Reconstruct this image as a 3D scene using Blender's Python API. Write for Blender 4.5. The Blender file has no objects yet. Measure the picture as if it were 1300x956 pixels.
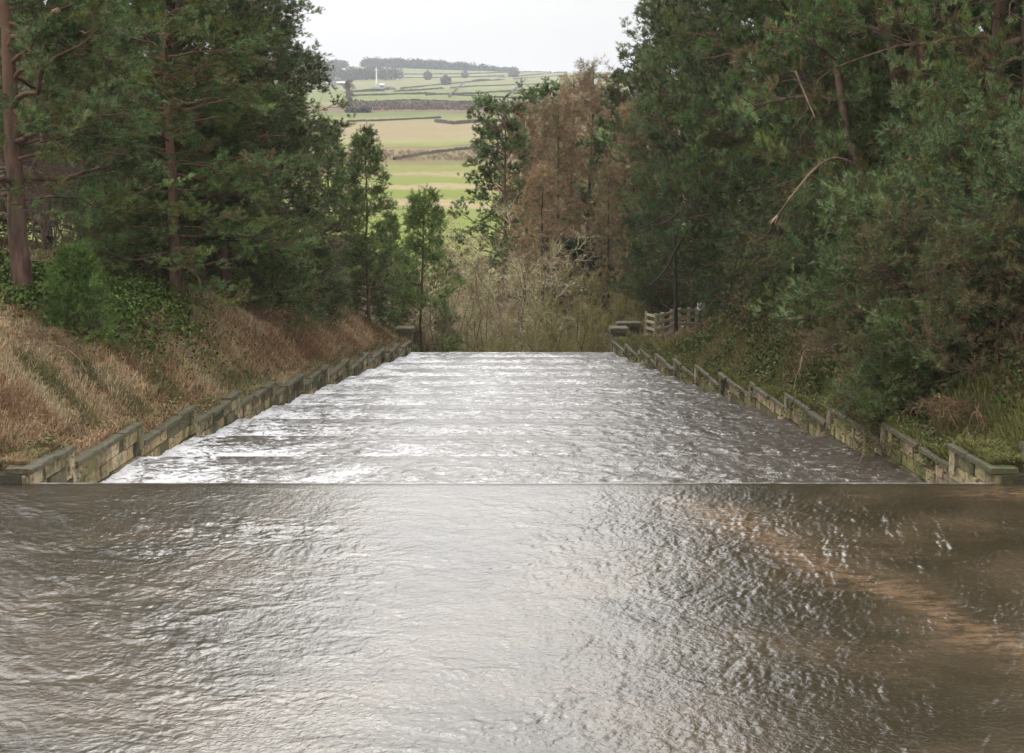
import bpy, math, numpy as np
rad = math.radians
SC = bpy.context.scene
COL = SC.collection

# ------------------------------------------------------------------ camera, world, sun, exposure
F = 1805.0; PW, PH = 1300.0, 956.0; CY = 433.0; CX = 650.0
HC = 4.8; PITCH = math.atan(283.0 / F)
cam = bpy.data.cameras.new("camera"); co = bpy.data.objects.new("camera", cam); COL.objects.link(co)
cam.sensor_fit = 'HORIZONTAL'; cam.sensor_width = 36.0; cam.lens = F / PW * 36.0
cam.shift_y = (CY - PH / 2) / PW
cam.clip_start = 0.1; cam.clip_end = 9000
co.location = (0, 0, HC); co.rotation_euler = (rad(90) - PITCH, 0, 0)
SC.camera = co

SUN_EL, SUN_AZ = 40.0, -12.0          # azimuth measured from +Y (view direction), negative = left
world = bpy.data.worlds.new("World"); SC.world = world; world.use_nodes = True
wn, wl = world.node_tree.nodes, world.node_tree.links
wn.clear()
sky = wn.new('ShaderNodeTexSky'); sky.sky_type = 'NISHITA'; sky.sun_disc = False
sky.sun_elevation = rad(SUN_EL); sky.sun_rotation = rad(SUN_AZ)
sky.dust_density = 3.0; sky.ozone_density = 1.0
tc = wn.new('ShaderNodeTexCoord'); sep = wn.new('ShaderNodeSeparateXYZ'); wl.new(tc.outputs['Generated'], sep.inputs[0])
ramp = wn.new('ShaderNodeValToRGB'); wl.new(sep.outputs['Z'], ramp.inputs[0])
SKY_STOPS = [(0.0, .80), (0.085, .83), (0.2, 2.1), (0.45, 2.9), (1.0, 2.3)]
while len(ramp.color_ramp.elements) < len(SKY_STOPS): ramp.color_ramp.elements.new(0.5)
for e, (p, v) in zip(ramp.color_ramp.elements, SKY_STOPS):
    e.position = p; e.color = (v * 1.0, v * .995, v * .99, 1)
cn = wn.new('ShaderNodeTexNoise'); cn.inputs['Scale'].default_value = 1.6; cn.inputs['Detail'].default_value = 5
wl.new(tc.outputs['Generated'], cn.inputs['Vector'])
cm = wn.new('ShaderNodeMapRange'); cm.inputs[1].default_value = .3; cm.inputs[2].default_value = .7
cm.inputs[3].default_value = 8.7; cm.inputs[4].default_value = 10.6
wl.new(cn.outputs['Fac'], cm.inputs[0])
# overcast sky is brighter round the veiled sun
dt = wn.new('ShaderNodeVectorMath'); dt.operation = 'DOT_PRODUCT'; wl.new(tc.outputs['Generated'], dt.inputs[0])
dt.inputs[1].default_value = (math.sin(rad(SUN_AZ))*math.cos(rad(SUN_EL)), math.cos(rad(SUN_AZ))*math.cos(rad(SUN_EL)), math.sin(rad(SUN_EL)))
gl = wn.new('ShaderNodeMapRange'); gl.interpolation_type = 'SMOOTHSTEP'; wl.new(dt.outputs['Value'], gl.inputs[0])
for i_, v_ in enumerate((.70, .98, 1.0, 2.3)): gl.inputs[i_+1].default_value = v_
gm = wn.new('ShaderNodeMath'); gm.operation = 'MULTIPLY'; wl.new(gl.outputs[0], gm.inputs[0]); wl.new(cm.outputs[0], gm.inputs[1])
vm = wn.new('ShaderNodeVectorMath'); vm.operation = 'SCALE'; wl.new(ramp.outputs[0], vm.inputs[0]); wl.new(gm.outputs[0], vm.inputs['Scale'])
mx = wn.new('ShaderNodeMix'); mx.data_type = 'RGBA'; mx.inputs[0].default_value = 0.93
wl.new(sky.outputs[0], mx.inputs[6]); wl.new(vm.outputs[0], mx.inputs[7])
bg = wn.new('ShaderNodeBackground'); bg.inputs[1].default_value = 0.1; wl.new(mx.outputs[2], bg.inputs[0])
wo = wn.new('ShaderNodeOutputWorld'); wl.new(bg.outputs[0], wo.inputs[0])

sl = bpy.data.lights.new("sun", 'SUN'); sl.energy = 1.0; sl.angle = rad(18); sl.color = (1, .96, .9)
so = bpy.data.objects.new("sun", sl); COL.objects.link(so)
so.rotation_euler = (rad(90 - SUN_EL), 0, rad(180 - SUN_AZ))
so.location = (-20, 40, 60)
SC.view_settings.view_transform = 'Standard'; SC.view_settings.look = 'None'
SC.view_settings.exposure = -0.2; SC.view_settings.gamma = 1.0; SC.view_settings.use_curve_mapping = False
SC.cycles.max_bounces = 5; SC.cycles.diffuse_bounces = 3; SC.cycles.glossy_bounces = 2
SC.cycles.transparent_max_bounces = 4; SC.cycles.caustics_reflective = False; SC.cycles.caustics_refractive = False
SC.cycles.use_denoising = True; SC.cycles.volume_bounces = 0

# ------------------------------------------------------------------ noise and terrain
def _h(xi, yi, s):
    h = (xi * 374761393 + yi * 668265263 + s * 974634777) & 0xffffffff
    h = ((h ^ (h >> 13)) * 1274126177) & 0xffffffff
    return (h ^ (h >> 16)) & 0xffff
def gn(x, y, s=0):
    x = np.asarray(x, float); y = np.asarray(y, float)
    x0 = np.floor(x).astype(np.int64); y0 = np.floor(y).astype(np.int64)
    fx, fy = x - x0, y - y0
    u = fx*fx*fx*(fx*(fx*6-15)+10); v = fy*fy*fy*(fy*(fy*6-15)+10)
    def g(i, j):
        a = _h(x0+i, y0+j, s) * (2*math.pi/65536)
        return np.cos(a)*(fx-i) + np.sin(a)*(fy-j)
    a = g(0, 0)*(1-u) + g(1, 0)*u; b = g(0, 1)*(1-u) + g(1, 1)*u
    return (a*(1-v) + b*v) * 1.5
def fbm(x, y, o=4, s=0, g=.5):
    r = 0; a = 1
    for i in range(o): r = r + a*gn(x*2**i + 17.3*i, y*2**i - 9.1*i, s+i); a *= g
    return r
def ss(a, b, x):
    t = np.clip((np.asarray(x, float)-a)/(b-a), 0, 1); return t*t*(3-2*t)

YC = 18.46; Y_END = 51.9
def wall_x(Y): return 8.0 - .0831*np.asarray(Y, float)                # half width of the tapering channel
def seg_top(Y): return .18-.31*np.ceil((np.asarray(Y, float)-20)/2.88-1e-6)
def top_line(Y): return .18 - .1077*(np.asarray(Y, float)-20)
VY = np.array([-400, 40, 52, 60, 75, 90, 130, 180, 220, 270, 320, 400, 480, 600, 1000, 1500, 1900, 2300, 4000], float)
VZ = np.array([-6, -6, -7, -8.5, -10.5, -11.5, -11.5, -9.4, -8.2, -5.0, -2.2, 1.2, 4.8, 9.8, 26, 46, 65, 62, 20], float)
def terrain(x, Y):
    x = np.asarray(x, float); Y = np.asarray(Y, float)
    ax = np.abs(x)
    w = np.where(Y < YC+.1, 9.3, wall_x(np.minimum(Y, 60)))
    d = ax - w
    zt = np.where(Y < 17, .45, top_line(np.maximum(Y, 17)))
    dd = np.clip(d - .55, 0, 400)
    rl = 2.1*(1-np.exp(-dd/2.2)) + .13*np.minimum(dd, 60)
    rr = 3.0*(1-np.exp(-dd/2.6)) + .2*np.minimum(dd, 60)
    bench = ss(-45, 10, Y)
    amp = 1 - .75*ss(46, 62, Y)
    rise = np.where(x < 0, rl*amp, rr*(1-.85*ss(38, 50, Y)))
    zs = np.where((Y > 17) & (Y < 54), seg_top(Y)-.07, zt-.1)
    kk = ss(.75, 1.9, d)
    zt = zt - np.where(x > 0, .6, .2)*ss(49, 56, Y)*ss(.6, 1.6, d)
    bank = zs*(1-kk) + (zt-.02)*kk + rise + .12*fbm(x*.5, Y*.5, 3, 5)*ss(0.3, 2, d)
    val = np.interp(Y, VY, VZ) + .35*fbm(x*.04, Y*.04, 3, 9)*ss(70, 200, Y) \
        + (Y > 250)*4.0*fbm(x*.0022, Y*.0022, 3, 21)*ss(300, 1500, Y)*2
    val = val + ss(15, 90, ax)*9*(1-ss(90, 190, Y))
    inside = (d > .36).astype(float)                       # 0 in the channel, 1 outside
    near = inside*bank + (1-inside)*np.where(Y < YC+.1, -1.6, top_line(Y) - 1.6)
    k = np.where(d > .36, 1-ss(60, 82, Y), 1-ss(51.5, 54, Y))
    k = np.where((d <= 0.9) & (Y > 53.0), 1-ss(53, 55.5, Y), k)
    return near*k + val*(1-k)

CP, SP = math.cos(PITCH), math.sin(PITCH)
def zray(py, Y): return HC - Y*math.tan(PITCH + math.atan((py-CY)/F))
def xat(px, Y, z=None):
    z = 0 if z is None else z
    return (px-CX)/F*(Y*CP + (HC-z)*SP)
def spot(px, Y):                                    # a point on the ground seen in image column px at distance Y
    z = -2.0
    for _ in range(4):
        x = xat(px, Y, z); z = float(terrain(x, Y))
    return x, Y, z
def hit(px, py, Y0=60, Y1=2400):
    Ys = np.linspace(Y0, Y1, 6000)
    zz = HC - Ys*math.tan(PITCH + math.atan((py-CY)/F))
    xs = (px-CX)/F*(Ys*CP + (HC-zz)*SP)
    t = terrain(xs, Ys)
    i = np.argmax(t >= zz)
    if t[i] < zz[i]: i = int(np.argmin(zz-t))
    return float(xs[i]), float(Ys[i]), float(t[i])

# ------------------------------------------------------------------ mesh helpers
class Geo:
    def __init__(s): s.v = []; s.f = []; s.c = []; s.m = []; s.n = 0
    def add(s, v, f, c=(1, 1, 1), m=0):
        v = np.asarray(v, np.float32).reshape(-1, 3); f = np.asarray(f, np.int64).reshape(-1, 3)
        c = np.asarray(c, np.float32)
        if c.ndim == 1: c = np.tile(c, (len(v), 1))
        s.v.append(v); s.f.append(f+s.n); s.c.append(c); s.m.append(np.full(len(f), m, np.int32)); s.n += len(v)
        return s
    def mesh(s, name, mats, smooth=False):
        v = np.concatenate(s.v); f = np.concatenate(s.f).astype(np.int32); c = np.concatenate(s.c); m = np.concatenate(s.m)
        me = bpy.data.meshes.new(name)
        me.vertices.add(len(v)); me.vertices.foreach_set('co', v.ravel())
        me.loops.add(len(f)*3); me.loops.foreach_set('vertex_index', f.ravel())
        me.polygons.add(len(f)); me.polygons.foreach_set('loop_start', np.arange(0, len(f)*3, 3, dtype=np.int32))
        me.polygons.foreach_set('material_index', m)
        me.polygons.foreach_set('use_smooth', np.full(len(f), smooth))
        a = me.color_attributes.new('col', 'FLOAT_COLOR', 'POINT')
        a.data.foreach_set('color', np.concatenate([c, np.ones((len(c), 1), np.float32)], 1).ravel())
        for mm in (mats if isinstance(mats, (list, tuple)) else [mats]): me.materials.append(mm)
        me.update(calc_edges=True)
        return me
    def obj(s, name, mats, parent=None, smooth=False):
        o = bpy.data.objects.new(name, s.mesh(name, mats, smooth)); COL.objects.link(o)
        if parent: o.parent = parent
        return o
def empty(name, loc=(0, 0, 0), rz=0):
    o = bpy.data.objects.new(name, None); COL.objects.link(o); o.location = loc; o.rotation_euler[2] = rz
    o.empty_display_size = .3
    return o
def tag(o, label=None, cat=None, group=None, kind=None):
    if label: o['label'] = label
    if cat: o['category'] = cat
    if group: o['group'] = group
    if kind: o['kind'] = kind
    return o
def copy_tree(o, parent=None):
    c = o.copy(); COL.objects.link(c)
    if parent: c.parent = parent
    for ch in list(o.children): copy_tree(ch, c)
    return c
def nrm(a): return a/np.maximum(np.linalg.norm(a, axis=-1, keepdims=True), 1e-9)
def grid_faces(ny, nx):
    i = np.arange(ny-1)[:, None]*nx + np.arange(nx-1)[None]
    i = i.ravel()
    return np.concatenate([np.stack([i, i+1, i+nx+1], 1), np.stack([i, i+nx+1, i+nx], 1)])
def tubes(P, r, k):
    B, n, _ = P.shape
    T = nrm(np.gradient(P, axis=1)); m = nrm(T.mean(1))
    ref = np.where((np.abs(m[:, 2]) < .8)[:, None], np.array([0, 0, 1.]), np.array([1., 0, 0]))
    U = nrm(np.cross(T, ref[:, None, :])); V = np.cross(T, U)
    a = np.arange(k)*2*math.pi/k
    vv = P[:, :, None]+r[:, :, None, None]*(np.cos(a)[None, None, :, None]*U[:, :, None]+np.sin(a)[None, None, :, None]*V[:, :, None])
    b = np.arange(B)[:, None, None]*n*k; i = np.arange(n-1)[None, :, None]*k; j = np.arange(k)[None, None]
    j2 = (j+1) % k
    p, q, s, t = b+i+j, b+i+j2, b+i+k+j, b+i+k+j2
    f = np.concatenate([np.stack([p, q, t], -1).reshape(-1, 3), np.stack([p, t, s], -1).reshape(-1, 3)])
    return vv.reshape(-1, 3), f
def curves(S, D, L, bend, n, rng, wob=.05):
    t = np.linspace(0, 1, n)[None, :, None]
    P = S[:, None]+D[:, None]*(L[:, None, None]*t)+bend[:, None]*(L[:, None, None]*t*t)
    w = np.cumsum(rng.normal(0, 1, (len(S), n, 3)), axis=1); w -= w[:, :1]
    return P + w*(L[:, None, None]*wob/math.sqrt(n))
def spawn(P, m, t0, t1, rng, a, b, up, flat=1.0):
    B, n, _ = P.shape
    idx = np.repeat(np.arange(B), m); t = rng.uniform(t0, t1, B*m)
    x = t*(n-1); i = np.minimum(x.astype(int), n-2); fr = (x-i)[:, None]
    S = P[idx, i]*(1-fr)+P[idx, i+1]*fr; T = nrm(P[idx, i+1]-P[idx, i])
    Rn = rng.normal(0, 1, (B*m, 3)); Rn -= (Rn*T).sum(1, keepdims=True)*T; Rn = nrm(Rn)
    D = T*a+Rn*b; D[:, 2] *= flat; D[:, 2] += up
    return S, nrm(D), t, idx
def needles(S, A, K, ln, wd, spread, rng, col, shoot=.12):
    """K thin triangles round each shoot axis A starting at S"""
    n = len(S)
    idx = np.repeat(np.arange(n), K)
    a = A[idx]; Rn = rng.normal(0, 1, (n*K, 3)); Rn -= (Rn*a).sum(1, keepdims=True)*a; Rn = nrm(Rn)
    d = nrm(a + Rn*spread*rng.uniform(.6, 1.4, (n*K, 1)))
    b = S[idx] + a*(rng.uniform(0, 1, (n*K, 1))*shoot)
    side = nrm(np.cross(d, rng.normal(0, 1, (n*K, 3))))*(wd*.5)
    l = ln*rng.uniform(.7, 1.2, (n*K, 1))
    v = np.stack([b-side, b+side, b+d*l], 1).reshape(-1, 3)
    f = np.arange(n*K*3).reshape(-1, 3)
    c = np.repeat(col, K*3, axis=0)
    return v, f, c
def pal(rng, n, cols, jit=.25, w=None):
    cols = np.array(cols); i = rng.choice(len(cols), n, p=w)
    return cols[i]*rng.uniform(1-jit, 1+jit, (n, 1))

# ------------------------------------------------------------------ materials
def new_mat(name):
    m = bpy.data.materials.new(name); m.use_nodes = True
    nt = m.node_tree; b = nt.nodes['Principled BSDF']
    return m, nt, b
def N(nt, t, **kw):
    n = nt.nodes.new(t)
    for k, v in kw.items(): setattr(n, k, v)
    return n
def mix(nt, fac, a, b, mode='MIX'):
    n = nt.nodes.new('ShaderNodeMix'); n.data_type = 'RGBA'; n.blend_type = mode
    for s, v in ((0, fac), (6, a), (7, b)):
        if isinstance(v, (int, float)): n.inputs[s].default_value = v
        elif isinstance(v, tuple): n.inputs[s].default_value = v+(1,) if len(v) == 3 else v
        else: nt.links.new(v, n.inputs[s])
    return n.outputs[2]
def noise(nt, scale, detail=4, vec=None, rough=.55, dist=0, vscale=None):
    n = nt.nodes.new('ShaderNodeTexNoise'); n.inputs['Scale'].default_value = scale
    n.inputs['Detail'].default_value = detail; n.inputs['Roughness'].default_value = rough; n.inputs['Distortion'].default_value = dist
    if vec is None:
        t = nt.nodes.new('ShaderNodeTexCoord'); vec = t.outputs['Object']
    if vscale:
        mp = nt.nodes.new('ShaderNodeMapping'); mp.inputs['Scale'].default_value = vscale; nt.links.new(vec, mp.inputs[0]); vec = mp.outputs[0]
    nt.links.new(vec, n.inputs['Vector'])
    return n.outputs['Fac']
def mr(nt, v, a, b, c=0, d=1):
    n = nt.nodes.new('ShaderNodeMapRange'); nt.links.new(v, n.inputs[0])
    n.interpolation_type = 'SMOOTHSTEP'
    for i, x in enumerate((a, b, c, d)): n.inputs[i+1].default_value = x
    return n.outputs[0]
def bump(nt, b, h, strength=.5, dist=.05, nrmin=None):
    n = nt.nodes.new('ShaderNodeBump'); n.inputs['Strength'].default_value = strength; n.inputs['Distance'].default_value = dist
    nt.links.new(h, n.inputs['Height'])
    if nrmin is not None: nt.links.new(nrmin, n.inputs['Normal'])
    if b is not None: nt.links.new(n.outputs[0], b.inputs['Normal'])
    return n.outputs[0]
def attr(nt, name='col'):
    a = nt.nodes.new('ShaderNodeAttribute'); a.attribute_name = name; return a.outputs['Color']

def foliage_mat(name, rough=.55, spec=.35, var=.25, trans=.0):
    m, nt, b = new_mat(name)
    c = attr(nt)
    oi = nt.nodes.new('ShaderNodeObjectInfo')
    k = mr(nt, oi.outputs['Random'], 0, 1, 1-var, 1+var)
    mul = nt.nodes.new('ShaderNodeVectorMath'); mul.operation = 'SCALE'; nt.links.new(c, mul.inputs[0]); nt.links.new(k, mul.inputs['Scale'])
    nt.links.new(mul.outputs[0], b.inputs['Base Color'])
    b.inputs['Roughness'].default_value = rough; b.inputs['Specular IOR Level'].default_value = spec
    return m
M = {}
M['needle'] = foliage_mat('pine_needles', .6, .2)
M['twig'] = foliage_mat('bare_twigs', .8, .15, .15)
M['grass'] = foliage_mat('dry_grass', .85, .1, 0)
M['leaf'] = foliage_mat('leaves', .75, .12, .1)

def bark(name, c1, c2, c3=None, zlo=2, zhi=7):
    m, nt, b = new_mat(name)
    f = noise(nt, 7, 6, vscale=(1, 1, .25)); f2 = noise(nt, 1.3, 3)
    c = mix(nt, mr(nt, f, .35, .65), c1, c2)
    if c3:
        t = N(nt, 'ShaderNodeTexCoord'); s = N(nt, 'ShaderNodeSeparateXYZ'); nt.links.new(t.outputs['Object'], s.inputs[0])
        z = mr(nt, s.outputs['Z'], zlo, zhi); c = mix(nt, z, c, c3)
    c = mix(nt, mr(nt, f2, .4, .75, 0, .5), c, (.05, .055, .03))
    nt.links.new(c, b.inputs['Base Color']); b.inputs['Roughness'].default_value = .9; b.inputs['Specular IOR Level'].default_value = .15
    bump(nt, b, f, .9, .03)
    return m
M['bark_pine'] = bark('pine_bark', (.07, .045, .035), (.17, .105, .075), (.19, .11, .075), 2.5, 7)
M['bark_dark'] = bark('dark_bark', (.03, .025, .02), (.08, .065, .05))
M['bark_grey'] = bark('grey_bark', (.10, .085, .06), (.22, .19, .14))
M['dead_wood'] = bark('dead_wood', (.13, .095, .06), (.27, .19, .12))
m, nt, b = new_mat('splintered_wood')
nt.links.new(mix(nt, noise(nt, 20, 3, vscale=(1, 1, .2)), (.35, .22, .12), (.6, .45, .3)), b.inputs['Base Color']); b.inputs['Roughness'].default_value = .8
M['splinter'] = m

def stone_mat():
    m, nt, b = new_mat('mossy_sandstone')
    c = attr(nt)
    f = noise(nt, 2.2, 6); g = noise(nt, 14, 5); h = noise(nt, .9, 4)
    c = mix(nt, mr(nt, g, .35, .7, .0, .5), c, (.055, .048, .03))
    f5 = noise(nt, 5.5, 6, rough=.7, vscale=(1, 1, .45)); c = mix(nt, mr(nt, f5, .46, .66, 0, .65), c, (.045, .042, .022)); c = mix(nt, mr(nt, f, .5, .66, 0, .75), c, (.10, .10, .03))
    c = mix(nt, mr(nt, h, .5, .64, 0, .65), c, (.035, .03, .02))
    nt.links.new(c, b.inputs['Base Color']); b.inputs['Roughness'].default_value = .85; b.inputs['Specular IOR Level'].default_value = .25
    bump(nt, b, g, .8, .03)
    return m
M['stone'] = stone_mat()
def coping_mat():
    m, nt, b = new_mat('weathered_coping')
    f = noise(nt, 2.5, 6); g = noise(nt, 18, 5)
    c = mix(nt, mr(nt, g, .35, .65), (.055, .047, .032), (.135, .112, .07))
    c = mix(nt, mr(nt, f, .42, .6, 0, .85), c, (.075, .075, .028))
    nt.links.new(c, b.inputs['Base Color']); b.inputs['Roughness'].default_value = .9
    bump(nt, b, g, .8, .025)
    return m
M['coping'] = coping_mat()

def water_mat(name, foam):
    m, nt, b = new_mat(name)
    t = N(nt, 'ShaderNodeTexCoord'); O = t.outputs['Object']
    big = noise(nt, .55, 4, vec=O, dist=.6)
    warp = noise(nt, .22, 2, vec=O)
    if not foam:
        a = attr(nt)
        c = mix(nt, mr(nt, big, .4, .65), (.032, .025, .014), (.060, .044, .026))
        sp = N(nt, 'ShaderNodeSeparateColor'); nt.links.new(a, sp.inputs[0])
        st = noise(nt, 3, 8, vec=O, rough=.8, vscale=(1, 2.5, 1))
        mm = N(nt, 'ShaderNodeMath', operation='MULTIPLY'); nt.links.new(sp.outputs[0], mm.inputs[0]); nt.links.new(mr(nt, st, .38, .62), mm.inputs[1])
        c = mix(nt, mm.outputs[0], c, (.19, .12, .07))
        c = mix(nt, sp.outputs[1], c, (.75, .74, .72))
        nt.links.new(c, b.inputs['Base Color'])
        b.inputs['IOR'].default_value = 1.38
        b.inputs['Roughness'].default_value = .19
        n1 = noise(nt, 20, 3, vec=O, rough=.6, dist=.5)
        bump(nt, b, n1, .55, .014)
    else:
        a = attr(nt); sp = N(nt, 'ShaderNodeSeparateColor'); nt.links.new(a, sp.inputs[0])
        n1 = noise(nt, 6, 8, vec=O, rough=.78, dist=.9, vscale=(.8, 1.1, 1)); n2 = noise(nt, 16, 5, vec=O, rough=.7, dist=.6)
        sh = N(nt, 'ShaderNodeMath', operation='MULTIPLY_ADD'); nt.links.new(n1, sh.inputs[0]); sh.inputs[1].default_value = 2.1; sh.inputs[2].default_value = -.55
        ad = N(nt, 'ShaderNodeMath', operation='ADD'); nt.links.new(sh.outputs[0], ad.inputs[0]); nt.links.new(sp.outputs[0], ad.inputs[1])
        ad2 = N(nt, 'ShaderNodeMath', operation='MULTIPLY_ADD'); nt.links.new(n2, ad2.inputs[0]); ad2.inputs[1].default_value = .35; nt.links.new(ad.outputs[0], ad2.inputs[2])
        fac = mr(nt, ad2.outputs[0], .80, 1.20)
        c = mix(nt, fac, (.060, .048, .036), (.72, .72, .73))
        nt.links.new(c, b.inputs['Base Color'])
        nt.links.new(mr(nt, fac, 0, 1, .30, .65), b.inputs['Roughness']); b.inputs['IOR'].default_value = 1.33
        n3 = noise(nt, 5, 4, vec=O, rough=.6, vscale=(1.2, .9, 1), dist=.5)
        bump(nt, b, n3, .6, .05)
    return m
M['pool'] = water_mat('pool_water', False)
M['cascade'] = water_mat('white_water', True)

# terrain material: bank soil near, fields beyond
def ramp_node(nt, fac, stops, interp='LINEAR'):
    r = N(nt, 'ShaderNodeValToRGB'); nt.links.new(fac, r.inputs[0]); r.color_ramp.interpolation = interp
    while len(r.color_ramp.elements) < len(stops): r.color_ramp.elements.new(.5)
    for e, (p, c) in zip(r.color_ramp.elements, stops): e.position = p; e.color = c+(1,)
    return r.outputs[0]
def ground_mat():
    m, nt, b = new_mat('ground')
    t = N(nt, 'ShaderNodeTexCoord'); O = t.outputs['Object']
    s = N(nt, 'ShaderNodeSeparateXYZ'); nt.links.new(O, s.inputs[0])
    def math_(op, a, bb):
        n = N(nt, 'ShaderNodeMath', operation=op)
        for i, v in enumerate((a, bb)):
            if isinstance(v, (int, float)): n.inputs[i].default_value = v
            else: nt.links.new(v, n.inputs[i])
        return n.outputs[0]
    w = noise(nt, .012, 4, vec=O); w2 = noise(nt, .08, 4, vec=O)
    Yd = math_('ADD', s.outputs['Y'], math_('MULTIPLY', math_('SUBTRACT', w, .5), 85))
    Yd = math_('ADD', Yd, math_('MULTIPLY', math_('SUBTRACT', w2, .5), 14))
    Yd = math_('ADD', Yd, math_('MULTIPLY', s.outputs['X'], -.06))
    G = (.15, .195, .032); G2 = (.18, .195, .055); T = (.30, .245, .13); T2 = (.26, .205, .12); B_ = (.11, .08, .05); GD = (.10, .145, .045); HT = (.11, .075, .06); P = (.18, .19, .08)
    def y1(v): return (v-150)/500.0
    st = [(0, G), (y1(206), G), (y1(209), T), (y1(218), T), (y1(221), G), (y1(229), G), (y1(232), T), (y1(238), T), (y1(242), G), (y1(254), G2), (y1(262), T), (y1(268), G2), (y1(284), G2), (y1(298), B_), (y1(325), (.22, .17, .09)), (y1(333), B_), (y1(338), G2), (y1(352), (.25, .25, .11)), (y1(375), T2), (y1(440), T2), (y1(470), P), (y1(500), GD), (y1(522), GD), (y1(530), HT), (y1(585), (.14, .085, .06)), (y1(598), HT), (y1(606), P), (1, P)]
    c1 = ramp_node(nt, math_('DIVIDE', math_('SUBTRACT', Yd, 150), 500), st)
    vo = N(nt, 'ShaderNodeTexVoronoi'); vo.inputs['Scale'].default_value = 1.0; mp = N(nt, 'ShaderNodeMapping'); mp.inputs['Scale'].default_value = (.006, .011, .001)
    nt.links.new(O, mp.inputs[0]); nt.links.new(mp.outputs[0], vo.inputs['Vector'])
    sc = N(nt, 'ShaderNodeSeparateColor'); nt.links.new(vo.outputs['Color'], sc.inputs[0])
    c2 = ramp_node(nt, sc.outputs[0], [(0, (.13, .17, .06)), (.3, (.16, .185, .08)), (.55, (.20, .205, .10)), (.8, (.12, .155, .055)), (1, (.19, .175, .095))])
    far = mr(nt, Yd, 604, 612)
    c = mix(nt, far, c1, c2)
    g = noise(nt, .5, 8, vec=O, rough=.7); c = mix(nt, mr(nt, g, .3, .7, 0, .45), c, (.15, .12, .055)); g = noise(nt, .045, 6, vec=O, rough=.65); c = mix(nt, mr(nt, g, .42, .7, 0, .5), c, (.20, .17, .08))
    # near soil and litter
    near = mr(nt, s.outputs['Y'], 120, 175)
    g1 = noise(nt, 1.2, 6, vec=O); g2 = noise(nt, 9, 6, vec=O)
    l = mix(nt, mr(nt, g1, .35, .65), (.15, .10, .06), (.09, .08, .035)); l = mix(nt, mr(nt, g2, .4, .7), l, (.05, .035, .022))
    c = mix(nt, near, l, c)
    nt.links.new(c, b.inputs['Base Color']); b.inputs['Roughness'].default_value = 1; b.inputs['Specular IOR Level'].default_value = .05
    bump(nt, b, g2, .6, .08)
    return m
M['ground'] = ground_mat()

# ------------------------------------------------------------------ ground sheet
Ys = np.concatenate([np.arange(-60, 10, 2.0), np.arange(10, 62, .18), np.arange(62, 110, 1.0), np.arange(110, 340, 3.0), np.arange(340, 700, 8.0), np.arange(700, 4001, 50.0)])
wy = np.where(Ys < YC+.1, 9.3, wall_x(np.minimum(Ys, 60)))
din = np.linspace(0, 1, 7)[:, None]*(wy[None]+.30)
dout = np.concatenate([[.42, .6, .8], .8+np.linspace(0, 1, 130)[1:]**2.4])
half = np.interp(Ys, [-60, 60, 300, 4000], [80, 90, 260, 2600])
pos = np.concatenate([din, wy[None]+np.where(dout[:, None] <= .8, dout[:, None], .8+(dout[:, None]-.8)*half[None])]).T
XX = np.concatenate([-pos[:, :0:-1], pos], 1); YY = np.repeat(Ys[:, None], XX.shape[1], 1)
g = Geo(); g.add(np.stack([XX, YY, terrain(XX, YY)], -1), grid_faces(len(Ys), XX.shape[1]))
tag(g.obj('ground', M['ground'], smooth=True), kind='structure')

# ------------------------------------------------------------------ pool water
def patch(x, Y):
    """where the flow is choppier: an oval at the left and the whole right side"""
    q = ((x+3.9)/1.9)**2 + ((Y-16.0)/.75)**2
    return 1.0*(1-ss(.35, 1.5, q+.5*fbm(x*.8, Y*1.6, 3, 44))) + 1.0*ss(-.3, 1.6, x-1.2-(17.8-Y)*.42+.8*fbm(x*.5, Y*.6, 3, 45))*(1-.5*ss(17.2, 18.3, Y))
def pool_z(x, Y):
    wx = .22*fbm(x*.6, Y*.7, 3, 3); wy = .22*fbm(x*.7, Y*.8, 3, 7)
    a = np.where(x > 0, .75, .3)*x/6.5; u = x*np.cos(a)+Y*np.sin(a)+wx; v = -x*np.sin(a)+Y*np.cos(a)+wy
    h = .008*gn(u*.8, v*2.0, 31) + .0045*gn(u*1.9, v*4.6, 32) + .0036*gn(u*3.8, v*8.2, 33) + .0028*gn(u*7, v*13, 34) + .0016*gn(u*12, v*19, 38)
    h = h + .0024*(1-np.abs(gn(u*1.7+3, v*4.1, 35))*2) + .0020*(1-np.abs(gn(u*4.2, v*9, 37))*2) + .0012*(1-np.abs(gn(u*9, v*15, 39))*2)
    h = h*(.7+.6*ss(-.3, .45, fbm(u*.5, v*1.6, 3, 43)+.12*ss(1, 4, x)))
    amp = .95*(.62+.35*ss(-.4, .5, fbm(x*.35, Y*.5, 3, 40))+.72*patch(x, Y)+.30*ss(1.0, 3.5, -x))*(1-.4*ss(16.4, 18.2, Y))
    return h*amp
Yp = np.concatenate([np.arange(-14, 9.5, .3), np.arange(9.5, YC-.15, .021), np.linspace(YC-.15, YC+.02, 10)])
xp = np.concatenate([np.linspace(-9.6, -7, 40)[:-1], np.linspace(-7, 7, 760), np.linspace(7, 9.6, 40)[1:]])
X2, Y2 = np.meshgrid(xp, Yp)
Z2 = pool_z(X2, Y2)*(1-.7*ss(YC-.8, YC, Y2)) - .015*ss(YC-.3, YC+.02, Y2)**2
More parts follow.
